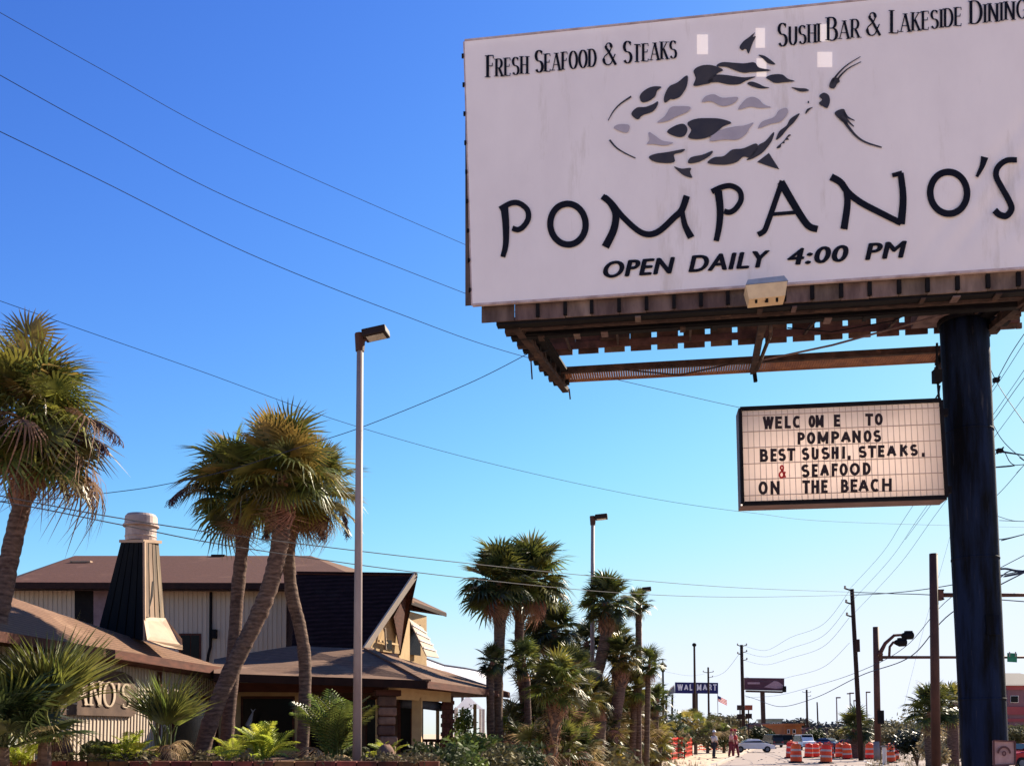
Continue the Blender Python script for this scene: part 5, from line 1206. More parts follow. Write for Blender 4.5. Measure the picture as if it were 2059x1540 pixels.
# white marker post
wp = P(1778, 1500, 52); t = thing('marker_post', 'slim pale marker post right of the far signal mast', 'post', (wp.x, 52, 0))
build(MB().tube([(wp.x, 52, 0), wp], .11, 8), 'post', M['white'], t); build(MB().box(wp + Vector((0, 0, .0)), (.3, .26, .08)), 'cap', M['steel'], t)

# ---------------------------------------------------------------- utility poles
def upole(label, Z, px, ytop, bx, r, arms, side=-1):
    tp = P(px, ytop, Z); b = Vector((P(bx, 1500, Z).x, Z, 0)); t = thing('utility_pole', label, 'utility pole', b, 'wooden utility poles along the road')
    build(MB().tube([b, b.lerp(tp, .5), tp], [r * 1.3, r * 1.12, r], 10), 'pole', M['wood'], t, smooth=True)
    for (y, sd, L) in arms:
        tt = (y - ytop) / (1475 - ytop); c = tp.lerp(Vector((P(bx, 1475, Z).x, Z, EYE)), tt)
        build(MB().bar(c, c + Vector((sd * L, 0, .12)), .07, .08), 'crossarm', M['wood'], t)
        build(MB().lathe(c + Vector((sd * L, 0, .1)), [(.06, 0), (.09, .06), (.05, .1), (.08, .15), (.04, .2)], 8), 'insulator', M['steel'], t)
    return t, tp
up1, u1 = upole('tall dark leaning utility pole left of the far signal mast', 60, 1713, 1184, 1731, .125, ((1187, -1, .42), (1215, -1, .40), (1241, -1, .40)))
build(MB().tube([P(1724, 1285, 59.8), P(1725, 1310, 59.8)], .14, 8), 'transformer', M['wood'], up1)
up2, u2 = upole('mid distance utility pole beside the far purple billboard', 100, 1491, 1296, 1496, .16, ((1299, 1, .5), (1299, -1, .4), (1312, 1, .5), (1316, -1, .4), (1328, 1, .5)))
up3, u3 = upole('thin far utility pole rising behind the blue shop sign', 140, 1424, 1341, 1426, .13, ((1352, -1, .7), (1352, 1, .7), (1362, 1, .6)))
up4, u4 = upole('small far utility pole between the billboard and big pole', 200, 1622, 1386, 1624, .20, ((1392, -1, .8), (1392, 1, .8), (1400, 1, .8)))
up5, u5 = upole('shortest far bare pole right of the small utility pole', 200, 1643, 1411, 1646, .14, ())

# ---------------------------------------------------------------- overhead wires
def wire(label, pts, r, m_=None, k=10, group=None):
    V = [p if isinstance(p, Vector) else P(*p) for p in pts]; sp = spline(V, k); r = r * .8
    o = build(MB().tube(sp, r, 5), 'overhead_wire', m_ or M['wire'], loc=tuple(sp[0])); tag(o, label, 'wire', group)
WG = 'overhead wires crossing the sky'
wire('highest wire slanting from the top left corner to the billboard', [(-60, -8, 22), (200, 138, 24), (500, 300, 27), (935, 492, 32), (1100, 560, 34)], .010, group=WG)
wire('second wire down from the top left behind the billboard', [(-60, 118, 22), (200, 262, 24), (500, 416, 27), (930, 588, 32), (1100, 650, 34)], .012, group=WG)
wire('third wire from the left edge to the billboard underside', [(-60, 236, 22), (200, 362, 24), (500, 510, 27), (800, 630, 30), (1050, 716, 33), (1400, 800, 38), (1520, 826, 40)], .013, group=WG)
wire('faint long wire from the left palm to the letter board', [(-60, 584, 24), (145, 656, 25), (400, 745, 27), (700, 852, 30), (1000, 935, 34), (1300, 1000, 39), (1520, 1032, 43), (1713, 1050, 50), (2140, 1062, 70)], .010, group=WG)
wire('loose service wire hanging from the billboard over the palm trio', [(1060, 712, 18.2), (940, 772, 18.7), (735, 856, 19.0), (600, 900, 19.1), (460, 945, 19.1), (330, 974, 19.0), (240, 988, 18.8), (80, 1005, 18.5), (-60, 1008, 18)], .009, M['wire'], group=WG)
wire('upper of two parallel cables passing in front of the chimney', [(-60, 985, 15.5), (80, 1012, 16), (250, 1043, 17), (500, 1080, 19), (920, 1130, 24), (1270, 1165, 34), (1500, 1182, 45), (1713, 1190, 59.8)], .013, M['wirem'], group=WG)
wire('lower of two parallel cables passing in front of the chimney', [(-60, 998, 15.5), (80, 1022, 16), (250, 1056, 17), (500, 1103, 19), (920, 1160, 24), (1270, 1193, 34), (1500, 1200, 45), (1713, 1196, 59.8)], .013, M['wirem'], group=WG)
wire('level cable running right from the tall utility pole top', [(1713, 1190, 59.8), (1790, 1193, 56), (1878, 1196, 50), (2140, 1215, 40)], .03, group=WG)
wire('cable rising slightly right from the tall utility pole', [(1713, 1196, 59.8), (1790, 1192, 54), (1900, 1178, 45), (2140, 1130, 36)], .028, group=WG)
for k, (x0, y0, x1, y1, lb) in enumerate(((1706, 1186, 1830, 1025, 'left of three steep wires behind the letter board'), (1708, 1213, 1858, 1025, 'middle of three steep wires behind the letter board'), (1710, 1240, 1886, 1028, 'right of three steep wires behind the letter board'))):
    sl_ = (x1 - x0) / (y0 - y1)
    wire(lb, [(x0, y0, 59.8), ((x0 + x1) / 2 + 6, (y0 + y1) / 2 + 6, 48), (x1, y1, 38), (x1 + sl_ * 260, y1 - 290, 26), (x1 + sl_ * 700, y1 - 860, 16)], .010, group=WG)
for k, (y0, y1, sag, lb) in enumerate(((1187, 1299, 38, 'top wire between the tall and mid utility poles'), (1214, 1312, 40, 'second wire between the tall and mid utility poles'), (1241, 1328, 38, 'third wire between the tall and mid utility poles'), (1292, 1360, 34, 'fourth wire between the tall and mid utility poles'))):
    mx, my = 1590, (y0 + y1) / 2 + sag
    wire(lb, [(1708, y0, 59.8), (1655, y0 + (my - y0) * .72, 68), (mx, my, 80), (1540, y1 + 8 if k != 3 else 1370, 90), (1499, y1, 99.8)], .013, group=WG)
wire('thick cable curving from the far mast down behind the far billboard', [(2100, 1130, 40), (1913, 1232, 48), (1830, 1320, 54), (1730, 1358, 62), (1640, 1402, 85), (1570, 1420, 100), (1520, 1405, 110), (1498, 1398, 119)], .035, group=WG)
wire('thin cable above the thick one behind the far mast', [(2100, 1095, 40), (1913, 1200, 48), (1820, 1300, 54), (1726, 1350, 62), (1640, 1378, 90), (1560, 1398, 130), (1500, 1402, 170)], .022, group=WG)
wire('slack wire between the mid and thin far utility poles', [(1488, 1312, 99.8), (1455, 1352, 118), (1425, 1362, 139.8)], .02, group=WG)
wire('long slack wire leaving the thin far utility pole leftwards', [(1424, 1352, 139.8), (1390, 1358, 120), (1340, 1350, 100), (1270, 1330, 80)], .014, group=WG)
wire('faint guy wire beside the far signal mast', [(1805, 1470, 60), (1850, 1290, 50), (1900, 1115, 42), (1925, 1020, 38)], .006, group=WG)
for k, (pts, r, lb) in enumerate((([(2110, 600, 18), (2040, 700, 20), (2003, 765, 21.5), (1980, 800, 23)], .011, 'upper cable right of the pole below the billboard'),
        ([(1975, 700, 22), (2005, 770, 21.5), (2059, 850, 20), (2110, 925, 19)], .010, 'cable crossing downward right of the blue pole'),
        ([(2110, 700, 18), (2055, 765, 20), (2005, 835, 22), (1985, 862, 23)], .009, 'second cable slanting up right of the blue pole'),
        ([(1980, 815, 22), (2012, 880, 21), (2059, 925, 20), (2110, 960, 19)], .010, 'sagging cable from the knot on the right'),
        ([(1985, 900, 22), (2010, 906, 22), (2059, 915, 22), (2110, 922, 22)], .016, 'short level cable at the right edge'),
        ([(1985, 1015, 22), (2020, 980, 21), (2059, 935, 20), (2110, 880, 19)], .008, 'thin cable rising to the right edge'),
        ([(1985, 1030, 24), (2030, 1045, 24), (2059, 1048, 24), (2110, 1050, 24)], .009, 'faint level cable at the right edge'),
        ([(1985, 1086, 24), (2020, 1083, 24), (2059, 1074, 24), (2110, 1060, 24)], .016, 'dark cable just above the mast arm at right'),
        ([(1985, 1150, 26), (2020, 1143, 26), (2059, 1150, 26), (2110, 1140, 26)], .035, 'thick bundled cable over the near mast arm'),
        ([(1985, 1190, 26), (2012, 1160, 26), (2040, 1146, 26), (2110, 1152, 26)], .02, 'looping cable under the bundled one at right'),
        ([(1985, 930, 22), (2015, 905, 22), (2040, 935, 22), (2110, 930, 22)], .012, 'drooping cable below the knot at right'))):
    pe, pf = P(*pts[-2]), P(*pts[-1]); pts = [P(*q) for q in pts] + [pf + (pf - pe).normalized() * 14]
    wire(lb, pts, r, group=WG)
for k, (x, y, Z, lb) in enumerate(((2003, 764, 21.5, 'dark splice clamp on crossed cables, upper of two'), (2010, 906, 22, 'dark splice clamp lower right of the pole'))):
    o = build(MB().box(P(x, y, Z), (.12, .1, .09)).bar(P(x - 5, y + 6, Z), P(x + 8, y - 7, Z), .03), 'cable_clamp', M['black'], loc=tuple(P(x, y, Z))); tag(o, lb, 'cable clamp')

# ---------------------------------------------------------------- distant signs
zs = 150
t = thing('store_sign', 'dark blue shop sign with white capitals on two posts', 'store sign', (P(1400, 1382, zs).x, zs, 0))
build(MB().slab([P(1358, 1371, zs), P(1444, 1372, zs), P(1444, 1394, zs), P(1358, 1393, zs)], .5, (0, 1, 0)), 'sign_panel', mat('sign_navy', (.012, .014, .10), .5, (.01, .01, .06), .8), t)
for x in (1394, 1401): build(MB().bar((P(x, 1394, zs).x, zs + .3, 0), P(x, 1393, zs + .3), .28, .28), 'post', M['wood'], t)
for wd, x0, x1 in (('WAL', 1362, 1392), ('MART', 1401, 1441)):
    ws = [GL[c][0] + .2 for c in wd]; sc = (x1 - x0) / (sum(ws) - .2); x = x0
    for c, w in zip(wd, ws):
        mb = MB(); glyph(mb, c, x, -1387.5, GL[c][0] * sc, 12.5, 'sans', 2.5, lambda a, b, z: P(a, -b, zs - .06 - z * 5)); build(mb, 'sign_letter', mat('sign_white', (.62, .62, .72), .5), t); x += w * sc
t = thing('curved_canopy', 'small pale curved canopy with dark supports left of the blue sign', 'canopy', (P(1350, 1400, 110).x, 110, 0))
cv = [P(x, y, 110) for x, y in ((1338, 1407), (1341, 1394), (1348, 1382), (1356, 1376))]
mb = MB()
for a, b in zip(cv, cv[1:]): mb.slab([a, b, b + Vector((.5, 3, 0)), a + Vector((.5, 3, 0))], .12)
build(mb, 'roof', M['white'], t)
build(MB().slab([P(1341, 1392, 110.2), P(1356, 1378, 110.2), P(1357, 1393, 110.2), P(1345, 1396, 110.2)], .1, (0, 1, 0)), 'side_panel', mat('grey_blue_panel', (.16, .17, .22), .7), t)
build(MB().bar((P(1336, 1400, 110).x, 110, 0), P(1340, 1398, 110), .2, .2), 'post', M['black'], t); build(MB().bar((P(1352, 1400, 110).x, 111, 0), P(1352, 1395, 111), .2, .2), 'post', M['black'], t)
zs = 200
t = thing('far_billboard', 'distant dark purple billboard with pale print on a single post', 'billboard', (P(1533, 1400, zs).x, zs, 0))
build(MB().slab([P(1497, 1362, zs), P(1577, 1363, zs), P(1577, 1388, zs), P(1497, 1386, zs)], .8, (0, 1, 0)), 'face', mat('purple_board', (.075, .03, .05), .6, (.05, .02, .035), .5), t)
build(MB().bar(P(1500, 1389, zs), P(1573, 1391, zs), 1.0, .35), 'catwalk', M['rust'], t)
build(MB().bar((P(1536, 1400, zs).x, zs + .5, 0), P(1533, 1390, zs + .5), .75, .75), 'post', M['rust'], t)
build(MB().poly([P(x, y, zs - .06) for x, y in ((1536, 1381), (1548, 1374), (1557, 1368), (1565, 1370), (1575, 1377), (1575, 1383), (1560, 1384))]), 'printed_shape', mat('mauve_print', (.3, .2, .25), .6), t)
build(MB().poly([P(x, y, zs - .06) for x, y in ((1503, 1371), (1528, 1371), (1528, 1375), (1503, 1375))]), 'printed_line', mat('mauve_print', (.3, .2, .25), .6), t)
build(MB().box(P(1577, 1385, zs - .2), (.5, 1.2, 1.2)), 'end_box', M['black'], t)
zs = 95
t = thing('road_sign_cluster', 'cluster of four small dark road signs in front of the mid utility pole', 'road sign', (P(1496, 1440, zs).x, zs, 0))
for (x0, x1, y0, y1, m_) in ((1482, 1494, 1417, 1427, M['rust']), (1498, 1513, 1417, 1427, mat('sign_rust_red', (.28, .06, .03), .6)), (1482, 1494, 1435, 1445, M['fascia']), (1499, 1512, 1434, 1444, M['fascia'])):
    build(MB().slab([P(x0, y0, zs), P(x1, y0, zs), P(x1, y1, zs), P(x0, y1, zs)], .06, (0, 1, 0)), 'sign_panel', m_, t)
for x in (1488, 1505): build(MB().bar((P(x, 1440, zs).x, zs + .1, 0), P(x, 1417, zs + .1), .1, .1), 'post', M['wood'], t)
# flag
zs = 160; fp = P(1443, 1398, zs)
t = thing('flag_pole', 'small red white and blue flag on a thin far pole above the hedge', 'flag', (fp.x, zs, 0))
build(MB().tube([(fp.x, zs, 0), fp + Vector((0, 0, .3))], .05, 6), 'pole', M['steel'], t)
wv = lambda a: .12 * math.sin(a * 5)
for k in range(7):
    mb = MB()
    for i in range(6):
        u0, u1 = i / 6, (i + 1) / 6; f = lambda u, j: Vector((fp.x + u * 1.45, zs + wv(u), fp.z - j * .12 - u * .75 * 1.0)); mb.add([f(u0, k), f(u1, k), f(u1, k + 1), f(u0, k + 1)], [(0, 1, 2, 3)])
    build(mb, 'stripe', mat('flag_red', (.55, .08, .08), .7, transl=.3) if k % 2 == 0 else mat('flag_white', (.75, .68, .68), .7, transl=.3), t)
mb = MB(); mb.add([Vector((fp.x - .01, zs - .05, fp.z + .02)), Vector((fp.x + .55, zs - .08 + wv(.35), fp.z - .24)), Vector((fp.x + .55, zs - .08 + wv(.35), fp.z - .68)), Vector((fp.x - .01, zs - .05, fp.z - .46))], [(0, 1, 2, 3)])
build(mb, 'canton', mat('flag_blue', (.04, .05, .16), .7), t)

# ---------------------------------------------------------------- background buildings
def block(label, x0, x1, y0, Z, D, wallm, roofm, roof='flat', wins=(), name='far_building', over=.5, y0r=None):
    a, b = P(x0, y0, Z), P(x1, y0, Z); h = a.z
    t = thing(name, label, 'building', ((a.x + b.x) / 2, Z, 0))
    build(MB().box(((a.x + b.x) / 2, Z + D / 2, h / 2), (b.x - a.x, D, h)), 'wall', wallm, t)
    if roof == 'flat': build(MB().box(((a.x + b.x) / 2, Z + D / 2, h + .15), (b.x - a.x + .6, D + .6, .3)), 'roof', roofm, t)
    else:
        top = P(x0, y0r, Z).z; xm = (a.x + b.x) / 2
        build(MB().add([(a.x - over, Z - over, h), (b.x + over, Z - over, h), (b.x + over, Z + D + over, h), (a.x - over, Z + D + over, h), (a.x + (xm - a.x) * .55, Z + D / 2, top), (b.x - (b.x - xm) * .55, Z + D / 2, top)], [(0, 1, 5, 4), (2, 3, 4, 5), (1, 2, 5), (3, 0, 4), (3, 2, 1, 0)]), 'roof', roofm, t)
    for (xa, xb, ya, yb) in wins:
        f = build(MB().slab([P(xa, ya, Z - .04), P(xb, ya, Z - .04), P(xb, yb, Z - .04), P(xa, yb, Z - .04)], .05, (0, 1, 0)), 'window', M['white'], t)
        build(MB().slab([P(xa + .8, ya + .8, Z - .1), P(xb - .8, ya + .8, Z - .1), P(xb - .8, yb - .8, Z - .1), P(xa + .8, yb - .8, Z - .1)], .03, (0, 1, 0)), 'pane', M['glassdark'], f)
    return t
org = mat('orange_brown_wall', (.34, .12, .04), .9, (.25, .08, .03), .5); mauve = mat('mauve_wall', (.20, .13, .13), .9, (.15, .10, .10), .5); tanw = mat('far_tan_wall', (.42, .31, .22), .9, (.35, .25, .18), .3)
redw = mat('far_red_wall', (.30, .07, .07), .9, (.24, .05, .06), .3); grn = mat('far_grey_green', (.22, .25, .23), .9)
block('orange brown building behind the parked traffic', 1578, 1612, 1458, 150, 12, org, org, wins=((1583, 1588, 1466, 1474), (1594, 1600, 1466, 1474)))
block('low tan building left of the orange one', 1545, 1577, 1468, 165, 10, tanw, mauve, wins=((1550, 1556, 1472, 1477), (1562, 1569, 1472, 1477)))
block('grey green box shaped building behind the far billboard post', 1548, 1572, 1447, 210, 10, grn, grn, wins=((1553, 1558, 1452, 1458), (1563, 1568, 1452, 1458)))
block('mauve building behind the mid utility pole', 1500, 1543, 1457, 170, 12, mauve, mauve, wins=((1506, 1513, 1464, 1472), (1522, 1530, 1464, 1472)))
block('purple grey building behind the right hand cars', 1620, 1668, 1466, 160, 12, mauve, mauve, wins=((1628, 1636, 1472, 1480), (1646, 1654, 1472, 1480)))
b = block('red and purple building with a dark sloping roof at right edge', 2026, 2150, 1378, 110, 14, mat('far_purple_wall', (.20, .10, .11), .9, (.16, .08, .09), .4), mat('dark_far_roof', (.05, .04, .055), .8), 'hip', ((2032, 2048, 1398, 1412), (2060, 2078, 1398, 1412)), y0r=1345)
pquad([(2024, 1376, 109.85), (2160, 1376, 109.85), (2160, 1386, 109.85), (2024, 1386, 109.85)], 'red_band', redw, b, .1)
pquad([(2024, 1420, 109.85), (2160, 1420, 109.85), (2160, 1436, 109.85), (2024, 1436, 109.85)], 'red_band', redw, b, .1)
pquad([(2024, 1444, 109.85), (2160, 1444, 109.85), (2160, 1450, 109.85), (2024, 1450, 109.85)], 'red_band', redw, b, .1)
t = thing('red_white_building', 'small red topped white building between roadside palms and lantern', 'building', (P(1303, 1420, 130).x, 130, 0))
build(MB().box(P(1303, 1415, 135), (1.9, 6, 3.0)), 'upper_wall', M['white'], t); x = P(1303, 1440, 135); build(MB().box((x.x, 135, x.z / 2), (4.5, 6, x.z)), 'lower_wall', M['white'], t)
build(MB().slab([P(1293, 1386, 131.9), P(1316, 1386, 131.9), P(1316, 1400, 131.9), P(1293, 1400, 131.9)], 6, (0, 1, 0)), 'red_parapet', redw, t)
build(MB().slab([P(1305, 1402, 131.8), P(1326, 1402, 131.8), P(1326, 1412, 131.8), P(1305, 1412, 131.8)], 5, (0, 1, 0)), 'red_awning', redw, t)
# white tent roof and gazebo right of the restaurant
t = thing('white_tent_roof', 'long white curved tent roof behind the entrance roof', 'tent', (P(940, 1370, 52).x, 52, 0))
arcp = [(850, 1322), (893, 1338), (935, 1344), (965, 1350), (985, 1362), (1000, 1385)]
mb = MB()
for a, b in zip(arcp, arcp[1:]): mb.slab([P(a[0], a[1], 52), P(b[0], b[1], 52), P(b[0], max(1378, b[1] + 2), 46), P(a[0], 1378, 46)], .1)
build(mb, 'tent_fabric', mat('tent_white', (.82, .80, .80), .7, (.75, .73, .74), .6, transl=.3), t)
build(MB().tube([P(x, y - .5, 51.9) for x, y in arcp], .06, 6), 'ridge_tube', M['steel'], t)
for x in (880, 930, 990): build(MB().tube([(P(x, 1378, 46).x, 46, 0), P(x, 1379, 46.05)], .06, 6), 'pole', M['steel'], t)
t = thing('white_gazebo', 'small gazebo with white pyramid roof beyond the porch', 'gazebo', (P(944, 1440, 44).x, 44, 0))
ap = P(940, 1398, 44); r1_ = [P(916, 1423, 43), P(972, 1425, 43), P(966, 1422, 46), P(918, 1421, 46)]
mb = MB(); mb.v = [tuple(ap)] + [tuple(p) for p in r1_]; mb.f = [(0, 2, 1), (0, 3, 2), (0, 4, 3), (0, 1, 4), (1, 2, 3, 4)]
build(mb, 'roof', MATS['tent_white'], t)
for p in r1_: build(MB().bar((p.x, p.y, 0), p, .12, .12), 'post', M['white'], t)
build(MB().bar(P(918, 1487, 43), P(970, 1487, 43), .07, .07), 'rail', M['white'], t)

# far tree line
rnd = random.Random(33)
def far_tree(label, px, ytop, Z, w, group, seed, m_=None):
    tp = P(px, ytop, Z); rnd = random.Random(seed); t = thing('tree', label, 'tree', (tp.x, Z, 0), group); mb = MB()
    for k in range(7):
        leaf_cloud(mb, (tp.x + rnd.uniform(-.45, .45) * w, Z + rnd.uniform(-1, 1), tp.z * rnd.uniform(.5, .88)), w * .38, w * .4, tp.z * .2, 170, Z * .0022, rnd, .2)
    build(mb, 'crown', m_ or M['fartree'], t)
    build(MB().tube([(tp.x, Z, 0), (tp.x, Z, tp.z * .6)], [.25, .15], 6), 'trunk', M['bark'], t)
tl = MB()
for k in range(170):
    a = k / 170; px = 1180 + 1000 * a; Z = rnd.uniform(330, 480); top = P(px, 1456 + rnd.uniform(-5, 5), Z).z
    leaf_cloud(tl, (P(px, 1470, Z).x, Z, top * .55), 7, 5, top * .5, 70, 1.3, rnd, .2)
o = build(tl, 'tree_line', M['fartree']); tag(o, 'dark distant tree line along the horizon', 'tree line', kind='stuff')
tlab = ['bushy tree beside the thin far pole', 'hazy bare tree above the orange building', 'dark tree right of the purple grey building', 'dark tree behind the far signal mast', 'brown tree behind the mid utility pole', 'low tree left of the signal mast', 'olive tree behind the blue pole', 'small tree between the right masts']
for k, (px, y, Z, w) in enumerate(((1470, 1438, 130, 5), (1602, 1441, 260, 8), (1700, 1440, 140, 8), (1795, 1450, 120, 7), (1475, 1450, 150, 6), (1740, 1455, 100, 5), (1905, 1400, 85, 6), (1812, 1466, 90, 4))):
    far_tree(tlab[k], px, y, Z, w, 'trees beyond the traffic', 300 + k, M['fartree'] if k in (1, 2, 4) else M['shrubo'])
# right-hand palms and hedge
palm('dark palm at the foot of the tall utility pole', 66, [(1723, 1480), (1726, 1540)], .5, .55, (1722, 1462), 46, 26, ('ds', 'ds', 'gs'), dead=4, seed=41)
palm('palm with curving fronds between the signal mast and blue pole', 44, [(1868, 1450), (1872, 1540)], .22, .25, (1872, 1428), 62, 26, ('ds', 'gs'), dead=5, seed=42, deadkeys=('t', 'x'), el_lo=-10)
palm('palm half hidden behind the blue pole', 48, [(1915, 1440), (1918, 1540)], .25, .28, (1912, 1415), 50, 24, ('gs', 'os'), dead=4, seed=43)
c = P(1843, 1482, 50); shrub('dark rounded bush left of the near signal mast', (c.x, c.y, c.z - .1), (1.15, .9, .85), 4200, .09, M['leafd'], 310, clumps=9)
c = P(1880, 1500, 47); shrub('tan dry bush at the foot of the near signal mast', (c.x, c.y, c.z - .2), (.7, .7, .7), 1500, .10, M['leaftan'], 311)
c = P(2045, 1470, 60); shrub('sunlit olive bush below the red building', (c.x, c.y, c.z - .3), (1.3, 1.2, 1.1), 2500, .14, M['shrubo'], 312)
c = P(1915, 1490, 60); shrub('olive bush between the near mast and blue pole', (c.x, c.y, c.z - .3), (1.0, 1.2, 1.2), 2000, .13, M['shrubo'], 313)
c = P(1795, 1485, 75); shrub('brown bush right of the far signal mast', (c.x, c.y, c.z - .3), (1.4, 1.2, 1.1), 2000, .14, M['shrubo'], 314)
c = P(1680, 1480, 120); shrub('olive bush left of the tall utility pole', (c.x, c.y, c.z - .3), (2.2, 1.5, 1.4), 2200, .22, M['shrubo'], 315)
c = P(1640, 1478, 125); shrub('low olive bush behind the parked blue car', (c.x, c.y, c.z - .3), (2.0, 1.5, 1.2), 2000, .22, M['shrub'], 316)
c = P(1525, 1478, 125); shrub('dark bush behind the white car', (c.x, c.y, c.z - .3), (2.4, 1.5, 1.5), 2200, .22, M['shrub'], 317)

# ---------------------------------------------------------------- vehicles
def car(label, paint, kind, loc, rz, cat='car'):
    t = thing('car', label, cat, loc, 'vehicles on the road', rz); t.scale = (.8, .8, .82)
    if kind == 'sedan': prof = [(-2.2, .35), (-2.25, .75), (-1.6, .92), (-1.05, 1.0), (-.55, 1.40), (.55, 1.43), (1.25, 1.0), (2.15, .82), (2.25, .4)]; roof = (-.55, .55, 1.42, -1.15, 1.3)
    elif kind == 'van': prof = [(-2.2, .35), (-2.3, .9), (-2.2, 1.3), (-2.0, 1.85), (1.0, 1.88), (1.7, 1.15), (2.2, 1.0), (2.3, .4)]; roof = (-2.0, 1.0, 1.86, -2.15, 1.65)
    else: prof = [(-2.6, .45), (-2.65, 1.05), (-.7, 1.05), (-.6, 1.65), (.6, 1.7), (1.2, 1.15), (2.5, 1.02), (2.6, .45)]; roof = (-.55, .6, 1.66, -.65, 1.15)
    W_ = .88
    mb = MB(); n = len(prof)
    for s_ in (-1, 1):
        for x, z in prof: mb.v.append((x, s_ * (W_ if z < 1.12 else W_ * .82), z))
    mb.f.append(tuple(range(n))); mb.f.append(tuple(n + i for i in reversed(range(n))))
    for i in range(n): mb.f.append((i, n + i, n + (i + 1) % n, (i + 1) % n))
    b = build(mb, 'body', paint, t, world=False, bevel=.06)
    r0, r1_, rz_, s0, s1 = roof; zb = 1.05
    for s_ in (-1, 1):
        gl = [(s0 + .08, s_ * (W_ + .004), zb), (s1 - .15, s_ * (W_ + .004), zb), (r1_ - .05, s_ * (W_ * .83 + .012), rz_ - .10), (r0 + .08, s_ * (W_ * .83 + .012), rz_ - .10)]
        build(MB().add([Vector(g) for g in gl], [(0, 1, 2, 3)]), 'side_window', M['glassdark'], t, world=False)
    ww = [(s1 - .02, -W_ * .8, zb + .03), (s1 - .02, W_ * .8, zb + .03), (r1_ + .05, W_ * .74, rz_ - .04), (r1_ + .05, -W_ * .74, rz_ - .04)]
    build(MB().add([Vector(g) + Vector((.03, 0, .03)) for g in ww], [(0, 1, 2, 3)]), 'windscreen', M['glassdark'], t, world=False)
    ww = [(s0 - .02, -W_ * .8, zb + .03), (s0 - .02, W_ * .8, zb + .03), (r0 - .05, W_ * .74, rz_ - .04), (r0 - .05, -W_ * .74, rz_ - .04)]
    build(MB().add([Vector(g) + Vector((-.03, 0, .03)) for g in ww], [(3, 2, 1, 0)]), 'rear_window', M['glassdark'], t, world=False)
    L = prof[-1][0]
    for wx_ in (-L * .62, L * .64):
        for s_ in (-1, 1):
            w = build(MB().tube([(wx_, s_ * .72, .34), (wx_, s_ * .91, .34)], .34, 16), 'wheel', M['rubber'], t, world=False)
            build(MB().tube([(wx_, s_ * .90, .34), (wx_, s_ * .925, .34)], .19, 10), 'rim', M['steel'], w, world=False)
    for s_ in (-1, 1):
        build(MB().box((L - .03, s_ * .62, .72), (.1, .36, .16)), 'headlight', M['drumwhite'], t, world=False)
        build(MB().box((-L + .03, s_ * .66, .78), (.1, .28, .18)), 'tail_light', redw, t, world=False)
    build(MB().box((L + .02, 0, .45), (.16, 1.6, .18)), 'front_bumper', M['steel'], t, world=False); build(MB().box((-L - .02, 0, .48), (.16, 1.6, .18)), 'rear_bumper', M['steel'], t, world=False)
    return t
def cm(name, col): return mat(name, col, .25, tuple(c * .9 for c in col), 1)
def gp(px, py): g = G(px, py); return (g.x, g.y, 0.005)
whp = cm('car_white', (.80, .78, .76)); dkp = cm('car_dark', (.02, .022, .025)); brp = cm('car_brown', (.09, .055, .03)); blp = cm('car_blue', (.035, .05, .12)); prp = cm('car_plum', (.10, .035, .07)); rdp = cm('car_red', (.45, .02, .03))
car('white sedan side on beside the road workers', whp, 'sedan', gp(1515, 1512), R(172))
car('dark green van facing away behind the white sedan', dkp, 'van', gp(1552, 1502), R(100))
car('brown sport truck right of the dark van', brp, 'van', gp(1570, 1501), R(150))
car('white van seen head on behind the traffic drums', whp, 'van', gp(1618, 1507), R(-91))
car('dark blue car beside the white van', blp, 'sedan', gp(1662, 1505), R(-60))
car('plum coloured car left of the tall utility pole', prp, 'sedan', gp(1705, 1514), R(-25))
car('grey car low at the right edge below the red building', cm('car_grey', (.10, .12, .15)), 'sedan', gp(2062, 1522), R(5))
car('red car at the far right edge', rdp, 'sedan', gp(2078, 1545), R(10))
# ---------------------------------------------------------------- traffic drums
d0 = thing('traffic_drum', 'nearest orange and white striped traffic drum', 'traffic drum', (0, 0, 0), 'orange traffic drums in the roadworks')
prof = [(.29, .08), (.283, .30), (.278, .40), (.266, .60), (.26, .70), (.24, .90), (.17, .97)]
build(MB().lathe((0, 0, 0), [(.38, 0), (.38, .05), (.30, .08)], 16), 'base', M['rubber'], d0, world=False)
for i in range(5):
    (ra_, za), (rb_, zb) = prof[i], prof[i + 1]
    build(MB().lathe((0, 0, 0), [(ra_, za + .002), (rb_, zb - .002)], 16), 'band', M['drumwhite'] if i in (1, 3) else M['orange'], d0, world=False, smooth=False)
build(MB().lathe((0, 0, 0), [(.24, .9), (.20, .95), (.1, .97)], 16), 'top', M['orange'], d0, world=False)
build(MB().tube([(-.09, 0, .96), (-.08, 0, 1.04), (.08, 0, 1.04), (.09, 0, .96)], .02, 6), 'handle', M['orange'], d0, world=False)
dr = [(1601, 1533, 1.1, 'nearest drum at the left end of the roadworks row'), (1590, 1524, 1.1, 'drum tucked behind the nearest one on the left'), (1626, 1523, 1, 'drum just right of the nearest pair'), (1640, 1522, 1, 'drum below the white van'), (1661, 1534, 1.05, 'near drum standing alone in the middle'), (1669, 1524, 1, 'drum behind the lone middle one'), (1688, 1523, 1, 'drum before the plum coloured car, left'), (1704, 1526, 1.05, 'drum before the plum coloured car, right'), (1697, 1519, 1, 'rear drum between the two by the plum car'), (1750, 1526, 1, 'drum right of the tall utility pole'), (1790, 1533, 1.05, 'drum right of the pale marker post'), (1799, 1528, 1, 'drum behind the one by the marker post'), (1648, 1517, .95, 'farthest drum in the middle of the row')]
